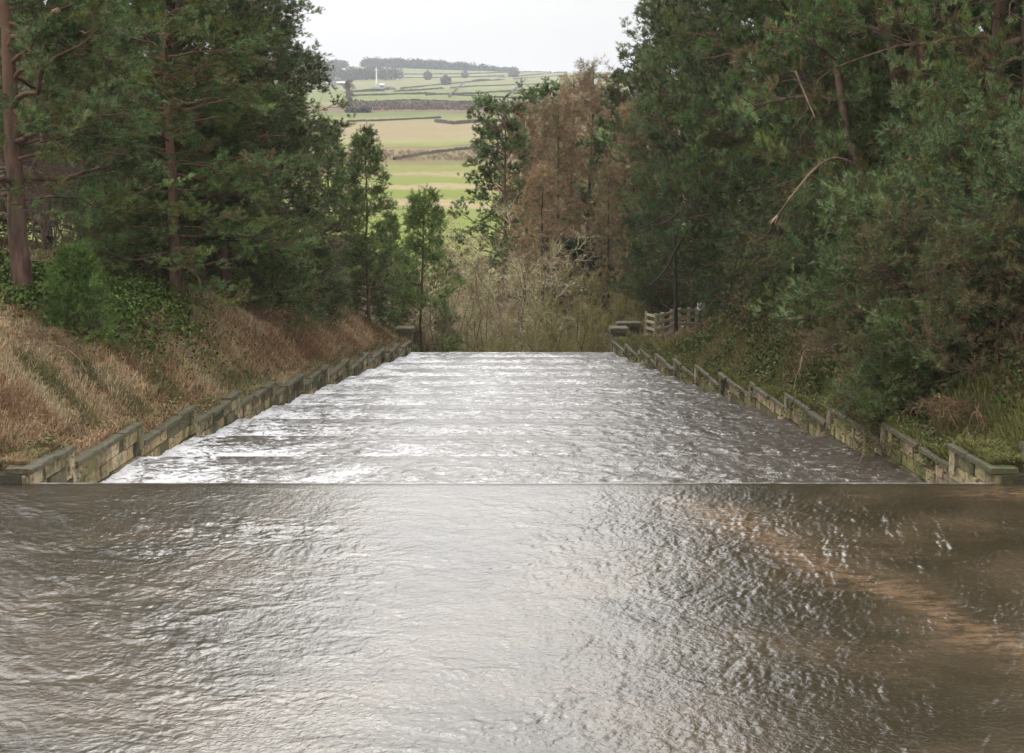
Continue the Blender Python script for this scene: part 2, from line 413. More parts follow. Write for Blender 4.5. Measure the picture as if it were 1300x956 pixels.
# orange brown silt streaks under the water (colour attribute, red channel)
band = .75*np.exp(-((X2-(1.9+(17.8-Y2)*.50+.3*fbm(X2*.6, Y2*.5, 3, 51)))/.42)**2)*ss(18.3, 17, Y2)
band += .8*np.exp(-(((Y2-17.9)/.35)**2))*ss(5.0, 6.5, X2) + .25*np.exp(-((X2+4.6+(17-Y2)*.1)/.35)**2)*ss(17.5, 14, Y2)*ss(-.1, .3, fbm(X2*.8, Y2*.8, 3, 55))
band += .16*ss(.15, .5, fbm(X2*.5, Y2*1.0, 4, 57))*ss(-3.5, 0, X2)
g = Geo(); g.add(np.stack([X2, Y2, Z2], -1), grid_faces(len(Yp), len(xp)), np.stack([np.clip(band, 0, 1).ravel(), ((.30+.35*fbm(X2*2.5, Y2*0, 4, 58))*ss(YC-.03, YC-.01, Y2)).clip(0, 1).ravel(), 0*band.ravel()], 1))
tag(g.obj('pool_water', M['pool'], smooth=True), kind='structure')

# ------------------------------------------------------------------ cascade
STEP = 2.88; EDGES = np.array([YC, 19.9]+[19.9+STEP*k for k in range(1, 12)])
def zavg(Y): return -.67-.1045*(Y-21.2)
LEV = [-.0]                                            # level upstream of edge i
for i in range(len(EDGES)):
    a = EDGES[i]; bb = EDGES[i+1] if i+1 < len(EDGES) else a+STEP
    LEV.append(zavg((a+bb)/2) if i > 0 else -.57)
def cascade_z(x, Y):
    z = np.zeros_like(Y); ph = np.zeros_like(Y); ln = np.zeros_like(Y); pre = np.zeros_like(Y)
    Yw = Y + .02*gn(x*1.1, Y*.2, 61) + .012*gn(x*4, Y*.3, 62)
    for i, e in enumerate(EDGES):
        dz = LEV[i+1]-LEV[i]
        z = z + dz*(.62*ss(e-.02, e+.2, Yw) + .38*np.clip((Yw-e)/(2.6 if i > 1 else 1.2), 0, 1))
        d = Yw-e-.05
        ph = np.maximum(ph, np.where(d > 0, .45*np.exp(-d/.25)+.6*np.exp(-d/.95), 0)*ss(0, .06, d))
        ln = np.maximum(ln, np.where(d > 0, np.exp(-d/.16), 0)*ss(0, .04, d))
        if i: pre = np.maximum(pre, ss(e-1.0, e-.15, Yw)*(Yw < e+.05))
    rough = (.017+.055*ph)*ss(YC, YC+.4, Y)*(1-.7*pre)
    z = z - .02*(1-ss(YC, YC+.3, Y))
    z = z + rough*(fbm(x*1.8+.3*Y, Y*2.4, 5, 70, .62)) + .02*ph
    return z, ph, ln, pre
Yq = np.arange(YC+.015, Y_END+.3, .036); uq = np.linspace(-1, 1, 320)
U3, Y3 = np.meshgrid(uq, Yq); X3 = U3*(wall_x(Y3)+.02)
Z3, PHs, LN, PRE = cascade_z(X3, Y3)
far = ss(26, 46, Y3)
lat = np.clip(1-ss(-.75+.55*far, .55+1.0*far, U3+.2*fbm(X3*.5, Y3*.5, 3, 83)), 0, 1)
foam = (.06+.52*PHs)*(.12+.88*lat) + .11*lat + .06*far + .45*LN*(.25+.75*lat)*(.85+.4*fbm(X3*1.3, Y3*.3, 3, 85)) - .12*PRE*lat + .14*ss(-.55, -.95, U3) + .16*fbm(X3*.9, Y3*.9, 4, 81)*(.3+.7*lat)
edge = np.exp(-((1-np.abs(U3))*wall_x(Y3))/.18)*.2
foam = foam + edge*(lat+.25)
g = Geo(); g.add(np.stack([X3, Y3, Z3], -1), grid_faces(len(Yq), len(uq)), np.repeat(foam.reshape(-1, 1), 3, 1))
tag(g.obj('spillway_water', M['cascade'], smooth=True), kind='structure')

# stepped masonry under the water, with its end face
def boxes(g, C, Hs, col, m=0, jit=0, rng=None, rot=None):
    """C centres (n,3), Hs half sizes (n,3); bevel-less boxes with top inset (chamfer)"""
    C = np.atleast_2d(C); Hs = np.atleast_2d(Hs); n = len(C)
    s = np.array([[x, y, z] for z in (-1, 1) for y in (-1, 1) for x in (-1, 1)], float)
    v = s[None]*Hs[:, None]
    if jit and rng is not None: v += rng.normal(0, jit, v.shape)
    if rot is not None:
        c, sn = np.cos(rot)[:, None], np.sin(rot)[:, None]
        v = np.stack([v[..., 0]*c-v[..., 1]*sn, v[..., 0]*sn+v[..., 1]*c, v[..., 2]], -1)
    v = v+C[:, None]
    q = np.array([[0, 2, 3, 1], [4, 5, 7, 6], [0, 1, 5, 4], [2, 6, 7, 3], [0, 4, 6, 2], [1, 3, 7, 5]])
    t = np.concatenate([q[:, [0, 1, 2]], q[:, [0, 2, 3]]])
    f = (t[None]+np.arange(n)[:, None, None]*8).reshape(-1, 3)
    col = np.asarray(col, float)
    c = np.tile(col, (n*8, 1)) if col.ndim == 1 else np.repeat(col, 8, 0)
    g.add(v.reshape(-1, 3), f, c, m)
g = Geo()
for i, e in enumerate(EDGES):
    nx_ = EDGES[i+1] if i+1 < len(EDGES) else Y_END+.1
    top = LEV[i+1]-.16; ym = (e+nx_)/2
    boxes(g, [0, ym, top-1.0], [float(wall_x(e))+.05, (nx_-e)/2, 1.0], (.2, .18, .13))
boxes(g, [0, 16.9, -.95], [9.3, 1.5, .8], (.2, .18, .13))
boxes(g, [0, Y_END+.45, -6.0], [3.7, .32, 2.0], (.2, .18, .13))
tag(g.obj('spillway_steps', M['stone']), kind='structure')
# thin sill bar over the last edge
g = Geo(); rng = np.random.default_rng(5)
boxes(g, [0, Y_END+.42, -3.86], [3.66, .05, .025], (.25, .25, .22))
tag(g.obj('sill_beam', M['coping']), 'thin grey stone sill across the far end of the water', 'sill')

# ------------------------------------------------------------------ side walls
def lumpy_slab(g, c, hs, rng, rot, col, n=(6, 4)):
    """a worn stone slab: top and sides displaced a little"""
    nx, ny = n
    u = np.linspace(-1, 1, nx+1); v = np.linspace(-1, 1, ny+1)
    U, V = np.meshgrid(u, v)
    sd = int(rng.integers(1e4))
    shrink = 1-.04*(np.abs(U)**6)-.0
    def lay(z, dz, s):
        x = U*hs[0]*(1+.02*gn(V*2+sd, U*2, sd)) ; y = V*hs[1]*s*(1+.02*gn(U*3+sd, V, sd+1))
        zz = np.full_like(U, z)+dz*gn(U*2.2+sd, V*2.2, sd+2)
        return np.stack([x*shrink, y, zz], -1)
    bot = lay(-hs[2], .0, 1); mid = lay(hs[2]*.65, 0, 1.0); top = lay(hs[2], .02, .95)
    L = [bot.reshape(-1, 3), mid.reshape(-1, 3), top.reshape(-1, 3)]
    P = np.concatenate(L); k = (nx+1)*(ny+1)
    ring = [i for i in range(nx)]+[nx+(nx+1)*j for j in range(ny)]+[(nx+1)*(ny+1)-1-i for i in range(nx)]+[(nx+1)*(ny-j) for j in range(ny)]
    F_ = [grid_faces(ny+1, nx+1)+2*k, grid_faces(ny+1, nx+1)[:, ::-1]]
    r = np.array(ring); r2 = np.roll(r, -1)
    for a in (0, 1):
        F_.append(np.stack([r+a*k, r2+a*k, r2+(a+1)*k], 1)); F_.append(np.stack([r+a*k, r2+(a+1)*k, r+(a+1)*k], 1))
    cs, sn = math.cos(rot), math.sin(rot)
    P = np.stack([P[:, 0]*cs-P[:, 1]*sn, P[:, 0]*sn+P[:, 1]*cs, P[:, 2]], 1)+np.array(c)
    g.add(P, np.concatenate(F_), col)
SEG_END = [20+STEP*k for k in range(0, 12)]
def build_wall(side):
    rng = np.random.default_rng(11+side)
    root = empty('retaining_wall', (side*6.0, 19, 0))
    tag(root, 'stone wall stepping down the left side of the spillway below dry grass' if side < 0 else
        'mossy stone wall stepping down the right side of the spillway below dark trees', 'wall')
    ang = math.atan(-.0831)*(-side)*-1
    g = Geo()
    stones = [(.52, .40, .22), (.42, .33, .18), (.30, .25, .15), (.17, .15, .09), (.55, .44, .28), (.12, .11, .07)] if side < 0 else \
             [(.46, .38, .20), (.36, .32, .14), (.24, .23, .09), (.52, .38, .25), (.16, .15, .08)]
    for k, ye in enumerate(SEG_END):
        ys = max(ye-STEP, YC-.02); top = .18-.31*k
        y = ys
        # dark core behind the blocks
        ym = (ys+ye)/2
        wx = float(wall_x(ym))
        boxes(g, [side*(wx+.36)-side*6.0, ym-19, top-.08-1.1], [.29, (ye-ys)/2+.005, 1.1], (.06, .055, .04), rot=np.array([side*math.atan(.0831)]))
        for cidx in range(6):
            zc = top-.08-.215*(cidx+.5); y = ys
            while y < ye-.02:
                L = min(rng.uniform(.28, .62), ye-y)
                if ye-(y+L) < .2: L = ye-y
                wxx = float(wall_x(y+L/2))
                proud = rng.uniform(-.03, .022)
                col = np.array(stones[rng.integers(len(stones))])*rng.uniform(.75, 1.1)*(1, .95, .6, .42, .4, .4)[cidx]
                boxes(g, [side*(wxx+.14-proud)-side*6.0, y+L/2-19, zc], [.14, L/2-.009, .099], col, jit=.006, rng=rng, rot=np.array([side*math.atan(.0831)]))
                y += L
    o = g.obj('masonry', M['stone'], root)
    for k, ye in enumerate(SEG_END):
        g = Geo(); ys = max(ye-STEP, YC-.02); top = .18-.31*k; y = ys
        while y < ye-.05:
            L = min(rng.uniform(.8, 1.25), ye-y)
            if ye-(y+L) < .45: L = ye-y
            wxx = float(wall_x(y+L/2))
            lumpy_slab(g, [side*(wxx+.13)-side*6.0+rng.normal(0, .015), y+L/2-19, top-.04+rng.normal(0, .012)], [L/2-.006, .19, .036], rng, rad(90)+side*math.atan(.0831)+rng.normal(0, .01), (1, 1, 1))
            y += L
        g.obj('coping', M['coping'], root)
    g = Geo()
    for cidx in range(6):
        x_ = 6.86-6.0
        while x_ < 4.2:
            L = rng.uniform(.4, .9); boxes(g, [side*(x_+L/2), YC+.22-19, .10-.26*(cidx+.5)], [L/2-.009, .16, .121], np.array(stones[rng.integers(len(stones))])*rng.uniform(.6, 1), jit=.006, rng=rng); x_ += L
    lumpy_slab(g, [side*2.55, YC+.2-19, .15], [1.7, .22, .05], rng, 0, (.14, .13, .09), (24, 4))
    g.obj('wing_wall', M['stone'], root)
    # quoin stone at each riser: a lighter upright block at the segment's end
    g = Geo()
    for k, ye in enumerate(SEG_END[:-1]):
        wxx = float(wall_x(ye-.12)); top = .18-.31*k
        boxes(g, [side*(wxx+.20)-side*6.0, ye-.11-19, top-.08-.17], [.25, .105, .17], np.array((.38, .32, .2))*rng.uniform(.6, 1.1), jit=.006, rng=rng, rot=np.array([side*math.atan(.0831)]))
    g.obj('quoin', M['stone'], root)
    return root
build_wall(-1); build_wall(1)

def pier(side, label):
    rng = np.random.default_rng(70+side)
    Y = Y_END+.25; x = side*(float(wall_x(Y))+.27)
    root = empty('end_pier', (x, Y, -5)); tag(root, label, 'pier')
    g = Geo()
    for i in range(6):
        boxes(g, [0, 0, 1.79-.36*i], [.25-.004*(i % 2), .3, .175], np.array((.16, .15, .1))*rng.uniform(.6, 1.3), jit=.006, rng=rng)
    g.obj('shaft', M['stone'], root)
    g = Geo(); lumpy_slab(g, [0, 0, 2.06], [.34, .36, .09], rng, 0, (1, 1, 1)); g.obj('cap_stone', M['coping'], root)
    return root
pier(-1, 'stone pier with flat cap ending the left wall of the spillway')
pier(1, 'stone pier with flat cap ending the right wall of the spillway')
g = Geo(); rng = np.random.default_rng(8)
lumpy_slab(g, [0, 0, 0], [.5, .3, .07], rng, rad(4), (1, 1, 1)); o = g.obj('stone_slab', M['coping']); z_ = zray(411, 56.5)
o.location = (xat(797, 56.5, z_), 56.5, z_)
g = Geo(); boxes(g, [[-.25, 0, -.34], [.27, 0, -.34]], [[.17, .2, .26], [.17, .2, .26]], (.12, .11, .07)); g.obj('support_block', M['stone'], o)
tag(o, 'long flat stone slab lying beyond the right end pier', 'slab')
# crest end pier at the right edge
g = Geo(); rng = np.random.default_rng(9)
px_ = xat(1301, 18.9, 0)
root = empty('crest_pier', (px_+.12, 18.9, -.8)); tag(root, 'pale weathered stone post on the right wall at the weir crest', 'post')
for i in range(3): boxes(g, [0, 0, .2+.37*i], [.12, .14, .18], (.36, .34, .28), jit=.006, rng=rng)
g.obj('shaft', M['stone'], root)
g = Geo(); lumpy_slab(g, [0, 0, 1.17], [.16, .18, .06], rng, 0, (1, 1, 1)); g.obj('cap_stone', M['coping'], root)

# ------------------------------------------------------------------ grass and undergrowth
def blades(n, side, Y0, Y1, d0, d1, hmin, hmax, wd, cols_fn, seed, lean=.45, dens_pow=1.6, maxd=None):
    rng = np.random.default_rng(seed)
    Y = Y0+(Y1-Y0)*rng.random(n)**dens_pow
    d = d0+(d1-d0)*rng.random(n)**1.15
    x = side*(wall_x(np.minimum(Y, 60))+d)
    z = np.where(d < .42, seg_top(Y), terrain(x, Y))-.03
    cl = fbm(x*1.1, Y*1.1, 3, seed+5)
    h = rng.uniform(hmin, hmax, n)*(1+.35*cl+.25*gn(x*3.1, Y*3.1, seed+3))
    # tussocks lean together
    la = fbm(x*1.5, Y*1.5, 2, seed+9)*5; ll = lean*(.4+rng.random(n))
    dx = .15*np.cos(la)*ll+rng.normal(0, .6, n); dy = .15*np.sin(la)*ll+rng.normal(0, .6, n)
    az = rng.uniform(0, 2*math.pi, n); w = wd*(.7+.6*rng.random(n))*(1+Y/60)
    sx, sy = np.cos(az)*w/2, np.sin(az)*w/2
    A = np.stack([x-sx, Y-sy, z], 1); B = np.stack([x+sx, Y+sy, z], 1)
    C = np.stack([x+dx*h*.45, Y+dy*h*.45, z+h*.75], 1); D = np.stack([x+dx*h, Y+dy*h, z+h*(1-.35*ll)], 1)
    Cl = C+np.stack([-sx*.7, -sy*.7, 0*z], 1); Cr = C+np.stack([sx*.7, sy*.7, 0*z], 1)
    v = np.stack([A, B, Cr, Cl, D], 1).reshape(-1, 3)
    i = np.arange(n)[:, None]*5
    f = np.concatenate([i+np.array([[0, 1, 2]]), i+np.array([[0, 2, 3]]), i+np.array([[3, 2, 4]])])
    c = cols_fn(x, Y, d, rng)
    return v, f, np.repeat(c, 5, 0)
def lc(x, Y, d, rng):
    n = len(x)
    a = .7*fbm(x*.45, Y*.35, 3, 101)+.5*fbm(x*2.2, Y*1.8, 2, 105)+rng.normal(0, .38, n); b_ = fbm(x*.6, Y*.5, 3, 111)+rng.normal(0, .25, n)
    straw = np.array((.52, .39, .235)); tan = np.array((.43, .275, .155)); red = np.array((.25, .145, .085)); olive = np.array((.16, .15, .065)); pale = np.array((.50, .42, .27))
    c = np.where((a > .12)[:, None], straw, tan)
    c = np.where((a > .5)[:, None], pale, c)
    c = np.where((a < -.25)[:, None], red, c)
    c = np.where(((b_ > .48) | ((d > 3.6) & (b_ > .0)))[:, None], olive, c)
    c = np.where(((d < .8) & (b_ > .3))[:, None], olive*1.3, c)
    return c*rng.uniform(.6, 1.25, (n, 1))
g = Geo(); g.add(*blades(420000, -1, 18.7, 60,   .75, 9.5, .07, .25, .008, lc, 201, lean=.8))
g.add(*blades(40000, -1, 18.7, 60, .5, 1.3, .05, .16, .008, lc, 203))
g.add(*blades(24000, -1, 18.7, 52, .12, .5, .03, .15, .009, lc, 205))
tag(g.obj('dry_grass', M['grass']), 'straw coloured dry grass covering the left bank', 'grass', kind='stuff')
def rc(x, Y, d, rng):
    n = len(x)
    a = fbm(x*.5, Y*.4, 3, 131)+rng.normal(0, .25, n); fr = ss(38, 50, Y)
    br = np.array((.17, .105, .06)); gr = np.array((.10, .11, .035)); st = np.array((.29, .21, .13)); dk = np.array((.06, .05, .03))
    c = np.where((a > .1)[:, None], gr, br); c = np.where((a < -.35)[:, None], dk, c)
    s = rng.random(n) < (.16+.35*fr); c = np.where(s[:, None], st, c)
    c = np.where(((d < 1.3) & (rng.random(n) < .6))[:, None], np.array((.17, .19, .05)), c)
    return c*rng.uniform(.6, 1.25, (n, 1))
g = Geo(); g.add(*blades(260000, 1, 18.7, 62, .6, 9, .06, .28, .009, rc, 211, lean=.6))
g.add(*blades(50000, 1, 18.7, 52, .03, .5, .03, .2, .010, rc, 215))
tag(g.obj('undergrowth', M['grass']), 'brown and green undergrowth covering the right bank', 'undergrowth', kind='stuff')
def leaves(n, cx_fn, size, cols, seed, hgt):
    rng = np.random.default_rng(seed)
    x, Y = cx_fn(rng, n); z = terrain(x, Y)+hgt(x, Y, rng)
    C = np.stack([x, Y, z], 1)
    a = nrm(rng.normal(0, 1, (n, 3))); b_ = nrm(np.cross(a, rng.normal(0, 1, (n, 3)))); s = size*rng.uniform(.6, 1.3, (n, 1))
    v = np.stack([C-a*s*.5, C+b_*s*.45, C+a*s*.5, C-b_*s*.45], 1).reshape(-1, 3)
    i = np.arange(n)[:, None]*4; f = np.concatenate([i+np.array([[0, 1, 2]]), i+np.array([[0, 2, 3]])])
    return v, f, np.repeat(pal(rng, n, cols, .35), 4, 0)
def ivy_xy(rng, n):
    Y = rng.normal(29.5, 1.9, n); d = rng.normal(3.3, .85, n)
    return -(wall_x(Y)+np.abs(d)), Y
GRN = [(.07, .11, .025), (.10, .15, .035), (.14, .18, .05), (.05, .07, .02)]
g = Geo(); g.add(*leaves(26000, ivy_xy, .075, GRN, 301, lambda x, Y, r: .12+.28*np.clip(fbm(x, Y, 3, 7), -.3, 1)+r.uniform(0, .3, len(x))))
tag(g.obj('ivy_patch', M['leaf']), 'mat of green ivy and bramble leaves below the left pines', 'ivy', kind='stuff')
def iv2(rng, n):
    Y = rng.uniform(19, 43, n); d = .2+np.abs(rng.normal(0, 2.4, n)); x = wall_x(Y)+d
    k = fbm(x*.5, Y*.5, 3, 77) > .0
    return x[k][:n] if False else np.where(k, x, x+3), Y
g = Geo(); g.add(*leaves(38000, iv2, .07, [(.05, .08, .025), (.08, .11, .03), (.13, .15, .045), (.12, .08, .045)], 303, lambda x, Y, r: .05+r.uniform(0, .45, len(x))))
tag(g.obj('bramble_cover', M['leaf']), 'low bramble and fern leaves along the right wall', 'brambles', kind='stuff')

def spill(n, seed, side, cols, size):
    rng = np.random.default_rng(seed); K = 60 if side > 0 else 22
    Yc = rng.uniform(19.2, 50, K); sp = rng.uniform(.15, .7, K); i = rng.integers(0, K, n)
    Y = Yc[i]+rng.normal(0, 1, n)*sp[i]; t = np.abs(rng.normal(0, .5, n)).clip(0, 1.3)*np.exp(-((Y-Yc[i])/sp[i])**2*.5)
    d = .35-t*.42-rng.uniform(0, .06, n); z = seg_top(Y)+.10-.55*np.maximum(t-.45, 0)+rng.uniform(-.04, .08, n)
    C = np.stack([side*(wall_x(Y)+d), Y, z], 1)
    a = nrm(rng.normal(0, 1, (n, 3))); b_ = nrm(np.cross(a, rng.normal(0, 1, (n, 3)))); s_ = size*rng.uniform(.5, 1.4, (n, 1))
    v = np.stack([C-a*s_*.5, C+b_*s_*.3, C+a*s_*.5, C-b_*s_*.3], 1).reshape(-1, 3)
    q = np.arange(n)[:, None]*4; f = np.concatenate([q+np.array([[0, 1, 2]]), q+np.array([[0, 2, 3]])])
    return v, f, np.repeat(pal(rng, n, cols, .35), 4, 0)
g = Geo(); g.add(*spill(30000, 401, 1, [(.08, .10, .03), (.12, .12, .04), (.15, .11, .06), (.06, .08, .03)], .055))
tag(g.obj('trailing_plants', M['leaf']), 'ferns and moss trailing over the top of the right wall', 'ferns', kind='stuff')
g = Geo(); g.add(*spill(7000, 402, -1, [(.20, .17, .08), (.13, .13, .05), (.25, .18, .10)], .05))
tag(g.obj('wall_moss', M['leaf']), 'moss and dry stems on top of the left wall', 'moss', kind='stuff')
# ------------------------------------------------------------------ plant generators (built at the origin, local coordinates)
PINE = [(0.102, 0.165, 0.049), (0.114, 0.183, 0.061), (0.070, 0.112, 0.035), (0.162, 0.226, 0.083), (0.126, 0.152, 0.041), (0.132, 0.110, 0.049)]
PINE_B = [(0.089, 0.137, 0.046), (0.121, 0.170, 0.067), (0.062, 0.093, 0.032), (0.156, 0.205, 0.086), (0.101, 0.122, 0.030)]
PINE_Y = [(0.132, 0.189, 0.044), (0.114, 0.171, 0.044), (0.180, 0.238, 0.059), (0.090, 0.128, 0.037)]
def pine_parts(seed, H=12, cb=.25, spread=3.0, tr=.17, nl=44, cols=PINE, lean=(0, 0), prof='round', m2=9, m3=8, m4=5, K=15, nl_len=.115, wd=.012, side=None, bare=5, dead=.07, upb=.0):
    rng = np.random.default_rng(seed)
    n0 = 14
    t = np.linspace(0, 1, n0)
    w = np.cumsum(rng.normal(0, .05, (n0, 2)), 0)*H/12; w -= w[0]
    P0 = np.stack([w[:, 0]+lean[0]*t**1.3, w[:, 1]+lean[1]*t**1.3, H*t], 1)[None]
    r0 = (tr*(1-.86*t)+.01); r0[0] *= 1.25
    wood = Geo(); v, f = tubes(P0, r0[None], 10); wood.add(v, f)
    hs = cb+(1-cb)*(np.arange(nl)+rng.random(nl))/nl*.985
    if prof == 'round': L = spread*np.sqrt(np.clip(1-((hs-cb)/(1-cb)*1.05-.12)**2*.9, .05, 1))*rng.uniform(.65, 1.1, nl)
    else: L = spread*(1-(hs-cb)/(1-cb)*.9)*rng.uniform(.7, 1.1, nl)
    az = np.arange(nl)*2.4+rng.normal(0, .5, nl)
    if side is not None: az = np.where(rng.random(nl) < side[1], side[0]+rng.normal(0, .7, nl), az)
    x = hs*(n0-1); i = np.minimum(x.astype(int), n0-2); fr = (x-i)[:, None]
    S = P0[0][i]*(1-fr)+P0[0][i+1]*fr
    up = .05+.75*((hs-cb)/(1-cb))**1.5+rng.normal(0, .12, nl)+upb
    D = nrm(np.stack([np.cos(az), np.sin(az), up], 1))
    bend = np.stack([rng.normal(0, .12, nl), rng.normal(0, .12, nl), rng.uniform(-.28, .18, nl)], 1)
    P1 = curves(S, D, L, bend, 8, rng, .10)
    rr = tr*.34*(L/spread)[:, None]*np.linspace(1, .18, 8)[None]
    v, f = tubes(P1, rr, 6); wood.add(v, f)
    S2, D2, t2, i2 = spawn(P1, m2, .25, 1, rng, .75, .8, .08, .55)
    L2 = (.42*L[i2]*(1.15-.6*t2)+.15)*rng.uniform(.6, 1.2, len(S2))
    P2 = curves(S2, D2, L2, np.array([[0, 0, .12]])+rng.normal(0, .12, (len(S2), 3)), 5, rng, .08)
    v, f = tubes(P2, .013*np.linspace(1, .35, 5)[None]*np.ones((len(S2), 1)), 3); wood.add(v, f)
    S3, D3, t3, i3 = spawn(P2, m3, .2, 1, rng, .7, .75, .25, .7)
    L3 = rng.uniform(.16, .42, len(S3))
    P3 = curves(S3, D3, L3, rng.normal(0, .1, (len(S3), 3)), 3, rng, .05)
    S4, D4, t4, i4 = spawn(P3, m4, .25, 1, rng, .8, .6, .35)
    col2 = pal(rng, len(S2), cols, .38)             # colour varies per branchlet
    c4 = col2[i2 != -1][i3][i4]*rng.uniform(.75, 1.3, (len(S4), 1))
    dd = rng.random(len(S4)) < dead
    c4[dd] = np.array((.15, .085, .04))*rng.uniform(.7, 1.2, (dd.sum(), 1))
    cr = Geo(); v, f, c = needles(S4, D4, K, nl_len, wd, .75, rng, c4); cr.add(v, f, c)
    # dead bare limbs low on the trunk
    if bare:
        hb = rng.uniform(min(.08, cb*.5), cb+.15, bare); az = rng.uniform(0, 6.28, bare)
        x = hb*(n0-1); i = x.astype(int); Sb = P0[0][i]*(1-(x-i)[:, None])+P0[0][i+1]*(x-i)[:, None]
        Db = nrm(np.stack([np.cos(az), np.sin(az), rng.normal(-.05, .2, bare)], 1)); Lb = rng.uniform(.4, .8, bare)*spread*.8
        Pb = curves(Sb, Db, Lb, rng.normal(0, .15, (bare, 3)), 7, rng, .12)
        v, f = tubes(Pb, .02*np.linspace(1, .2, 7)[None]*np.ones((bare, 1)), 5); wood.add(v, f, m=1)
        Sc, Dc, tc_, ic = spawn(Pb, 6, .3, 1, rng, .7, .7, 0)
        Pc = curves(Sc, Dc, rng.uniform(.2, .6, len(Sc)), rng.normal(0, .2, (len(Sc), 3)), 4, rng, .1)
        v, f = tubes(Pc, .006*np.linspace(1, .3, 4)[None]*np.ones((len(Sc), 1)), 3); wood.add(v, f, m=1)
    return wood, cr
def mk_pine(name, seed, **kw):
    wood, cr = pine_parts(seed, **kw)
    root = empty(name)
    wood.obj('trunk', [M['bark_pine'], M['dead_wood']], root, True)
    cr.obj('crown', M['needle'], root)
    return root
def mk_larch(seed, H=17, spread=2.6):
    rng = np.random.default_rng(seed)
    P0 = np.stack([np.cumsum(rng.normal(0, .05, 12)), np.cumsum(rng.normal(0, .05, 12)), np.linspace(0, H, 12)], 1)[None]
    wood = Geo(); v, f = tubes(P0, (.2*np.linspace(1, .08, 12))[None], 7); wood.add(v, f)
    nl = 75; hs = .18+.8*(np.arange(nl)+rng.random(nl))/nl; az = np.arange(nl)*2.4+rng.normal(0, .4, nl)
    x = hs*11; i = np.minimum(x.astype(int), 10); S = P0[0][i]*(1-(x-i)[:, None])+P0[0][i+1]*(x-i)[:, None]
    L = spread*(1.08-hs)**.75*1.35*rng.uniform(.6, 1.15, nl)
    D = nrm(np.stack([np.cos(az), np.sin(az), .25+.5*hs], 1))
    P1 = curves(S, D, L, np.stack([0*hs, 0*hs, rng.uniform(-.35, .1, nl)], 1), 7, rng, .08)
    v, f = tubes(P1, .03*(L/spread)[:, None]*np.linspace(1, .2, 7)[None], 4); wood.add(v, f)
    S2, D2, t2, i2 = spawn(P1, 12, .15, 1, rng, .5, .8, -.25)
    P2 = curves(S2, D2, rng.uniform(.3, .95, len(S2)), np.array([[0, 0, -.15]])+rng.normal(0, .1, (len(S2), 3)), 4, rng, .1)
    S3, D3, t3, i3 = spawn(P2, 14, .05, 1, rng, .6, .8, 0)
    c = pal(rng, len(S2), [(.30, .20, .12), (.24, .16, .10), (.38, .27, .17), (.20, .175, .07)], .2)[i3]
    cr = Geo(); v, f, c = needles(S3, D3, 4, .28, .016, .6, rng, c, .1); cr.add(v, f, c)
    root = empty('larch_tree'); wood.obj('trunk', M['bark_dark'], root, True); cr.obj('crown', M['twig'], root)
    return root
def mk_bare(name, seed, H=7, nst=7, spread=.4, cols=[(.54, .47, .29), (.44, .38, .22), (.62, .55, .37)], tw=.015, r=.05, m=(8, 7, 5), base_mat='bark_grey', curl=.12):
    rng = np.random.default_rng(seed)
    az = rng.uniform(0, 6.28, nst)
    S = np.stack([np.cos(az)*.12*rng.random(nst), np.sin(az)*.12*rng.random(nst), 0*az], 1)
    D = nrm(np.stack([np.cos(az)*spread*rng.random(nst), np.sin(az)*spread*rng.random(nst), 1+0*az], 1))
    L = H*rng.uniform(.6, .95, nst)
    P = curves(S, D, L, rng.normal(0, .12, (nst, 3)), 9, rng, .12)
    wood = Geo(); v, f = tubes(P, r*np.linspace(1, .15, 9)[None]*rng.uniform(.6, 1.2, (nst, 1)), 6); wood.add(v, f)
    S, D, t, i = spawn(P, m[0], .2, .98, rng, .8, .7, .05); L2 = H*.26*(1.15-.7*t)*rng.uniform(.6, 1.2, len(S))
    P2 = curves(S, D, L2, rng.normal(0, curl, (len(S), 3)), 6, rng, .15)
    v, f = tubes(P2, r*.35*np.linspace(1, .25, 6)[None]*np.ones((len(S), 1)), 4)
    cr = Geo(); cr.add(v, f, np.array(cols[0])*.9)
    S, D, t, i = spawn(P2, m[1], .15, 1, rng, .7, .8, .1); L3 = H*.095*rng.uniform(.5, 1.3, len(S))
    P3 = curves(S, D, L3, rng.normal(0, .2, (len(S), 3)), 4, rng, .12)
    v, f = tubes(P3, tw*.5*np.linspace(1, .4, 4)[None]*np.ones((len(S), 1)), 3); cr.add(v, f, np.repeat(pal(rng, len(S), cols, .2), 12, 0))
    S, D, t, i = spawn(P3, m[2], .1, 1, rng, .7, .8, .1)
    v, f, c = needles(S, D, 2, H*.045, tw*.9, .4, rng, pal(rng, len(S), cols, .25), .05); cr.add(v, f, c)
    root = empty(name); wood.obj('stem', M[base_mat], root, True); cr.obj('branches', M['twig'], root)
    return root
def put(o, px, Y, rz=0, s=1.0, sink=.08, sz=None):
    x, Y, z = spot(px, Y)
    o.location = (x, Y, z-sink); o.rotation_euler[2] = rz; o.scale = (s, s, sz if sz else s)
    return o
used = set()
PH_ = {}
def inst(proto, px, Y, label, cat, group=None, rz=0, s=1.0, sz=None, sink=.08, top=None):
    if top is not None:
        hh = PH_.setdefault(proto.name.split('.')[0]+str(id(proto)), max(max(v[2] for v in c.bound_box) for c in proto.children))
        s = (zray(top, Y)-spot(px, Y)[2])/hh
    if proto.name in used: o = copy_tree(proto)
    else: o = proto; used.add(proto.name)
    put(o, px, Y, rz, s, sink, sz)
    for k in ('label', 'category', 'group'):
        if k in o.keys(): del o[k]
    return tag(o, label, cat, group)

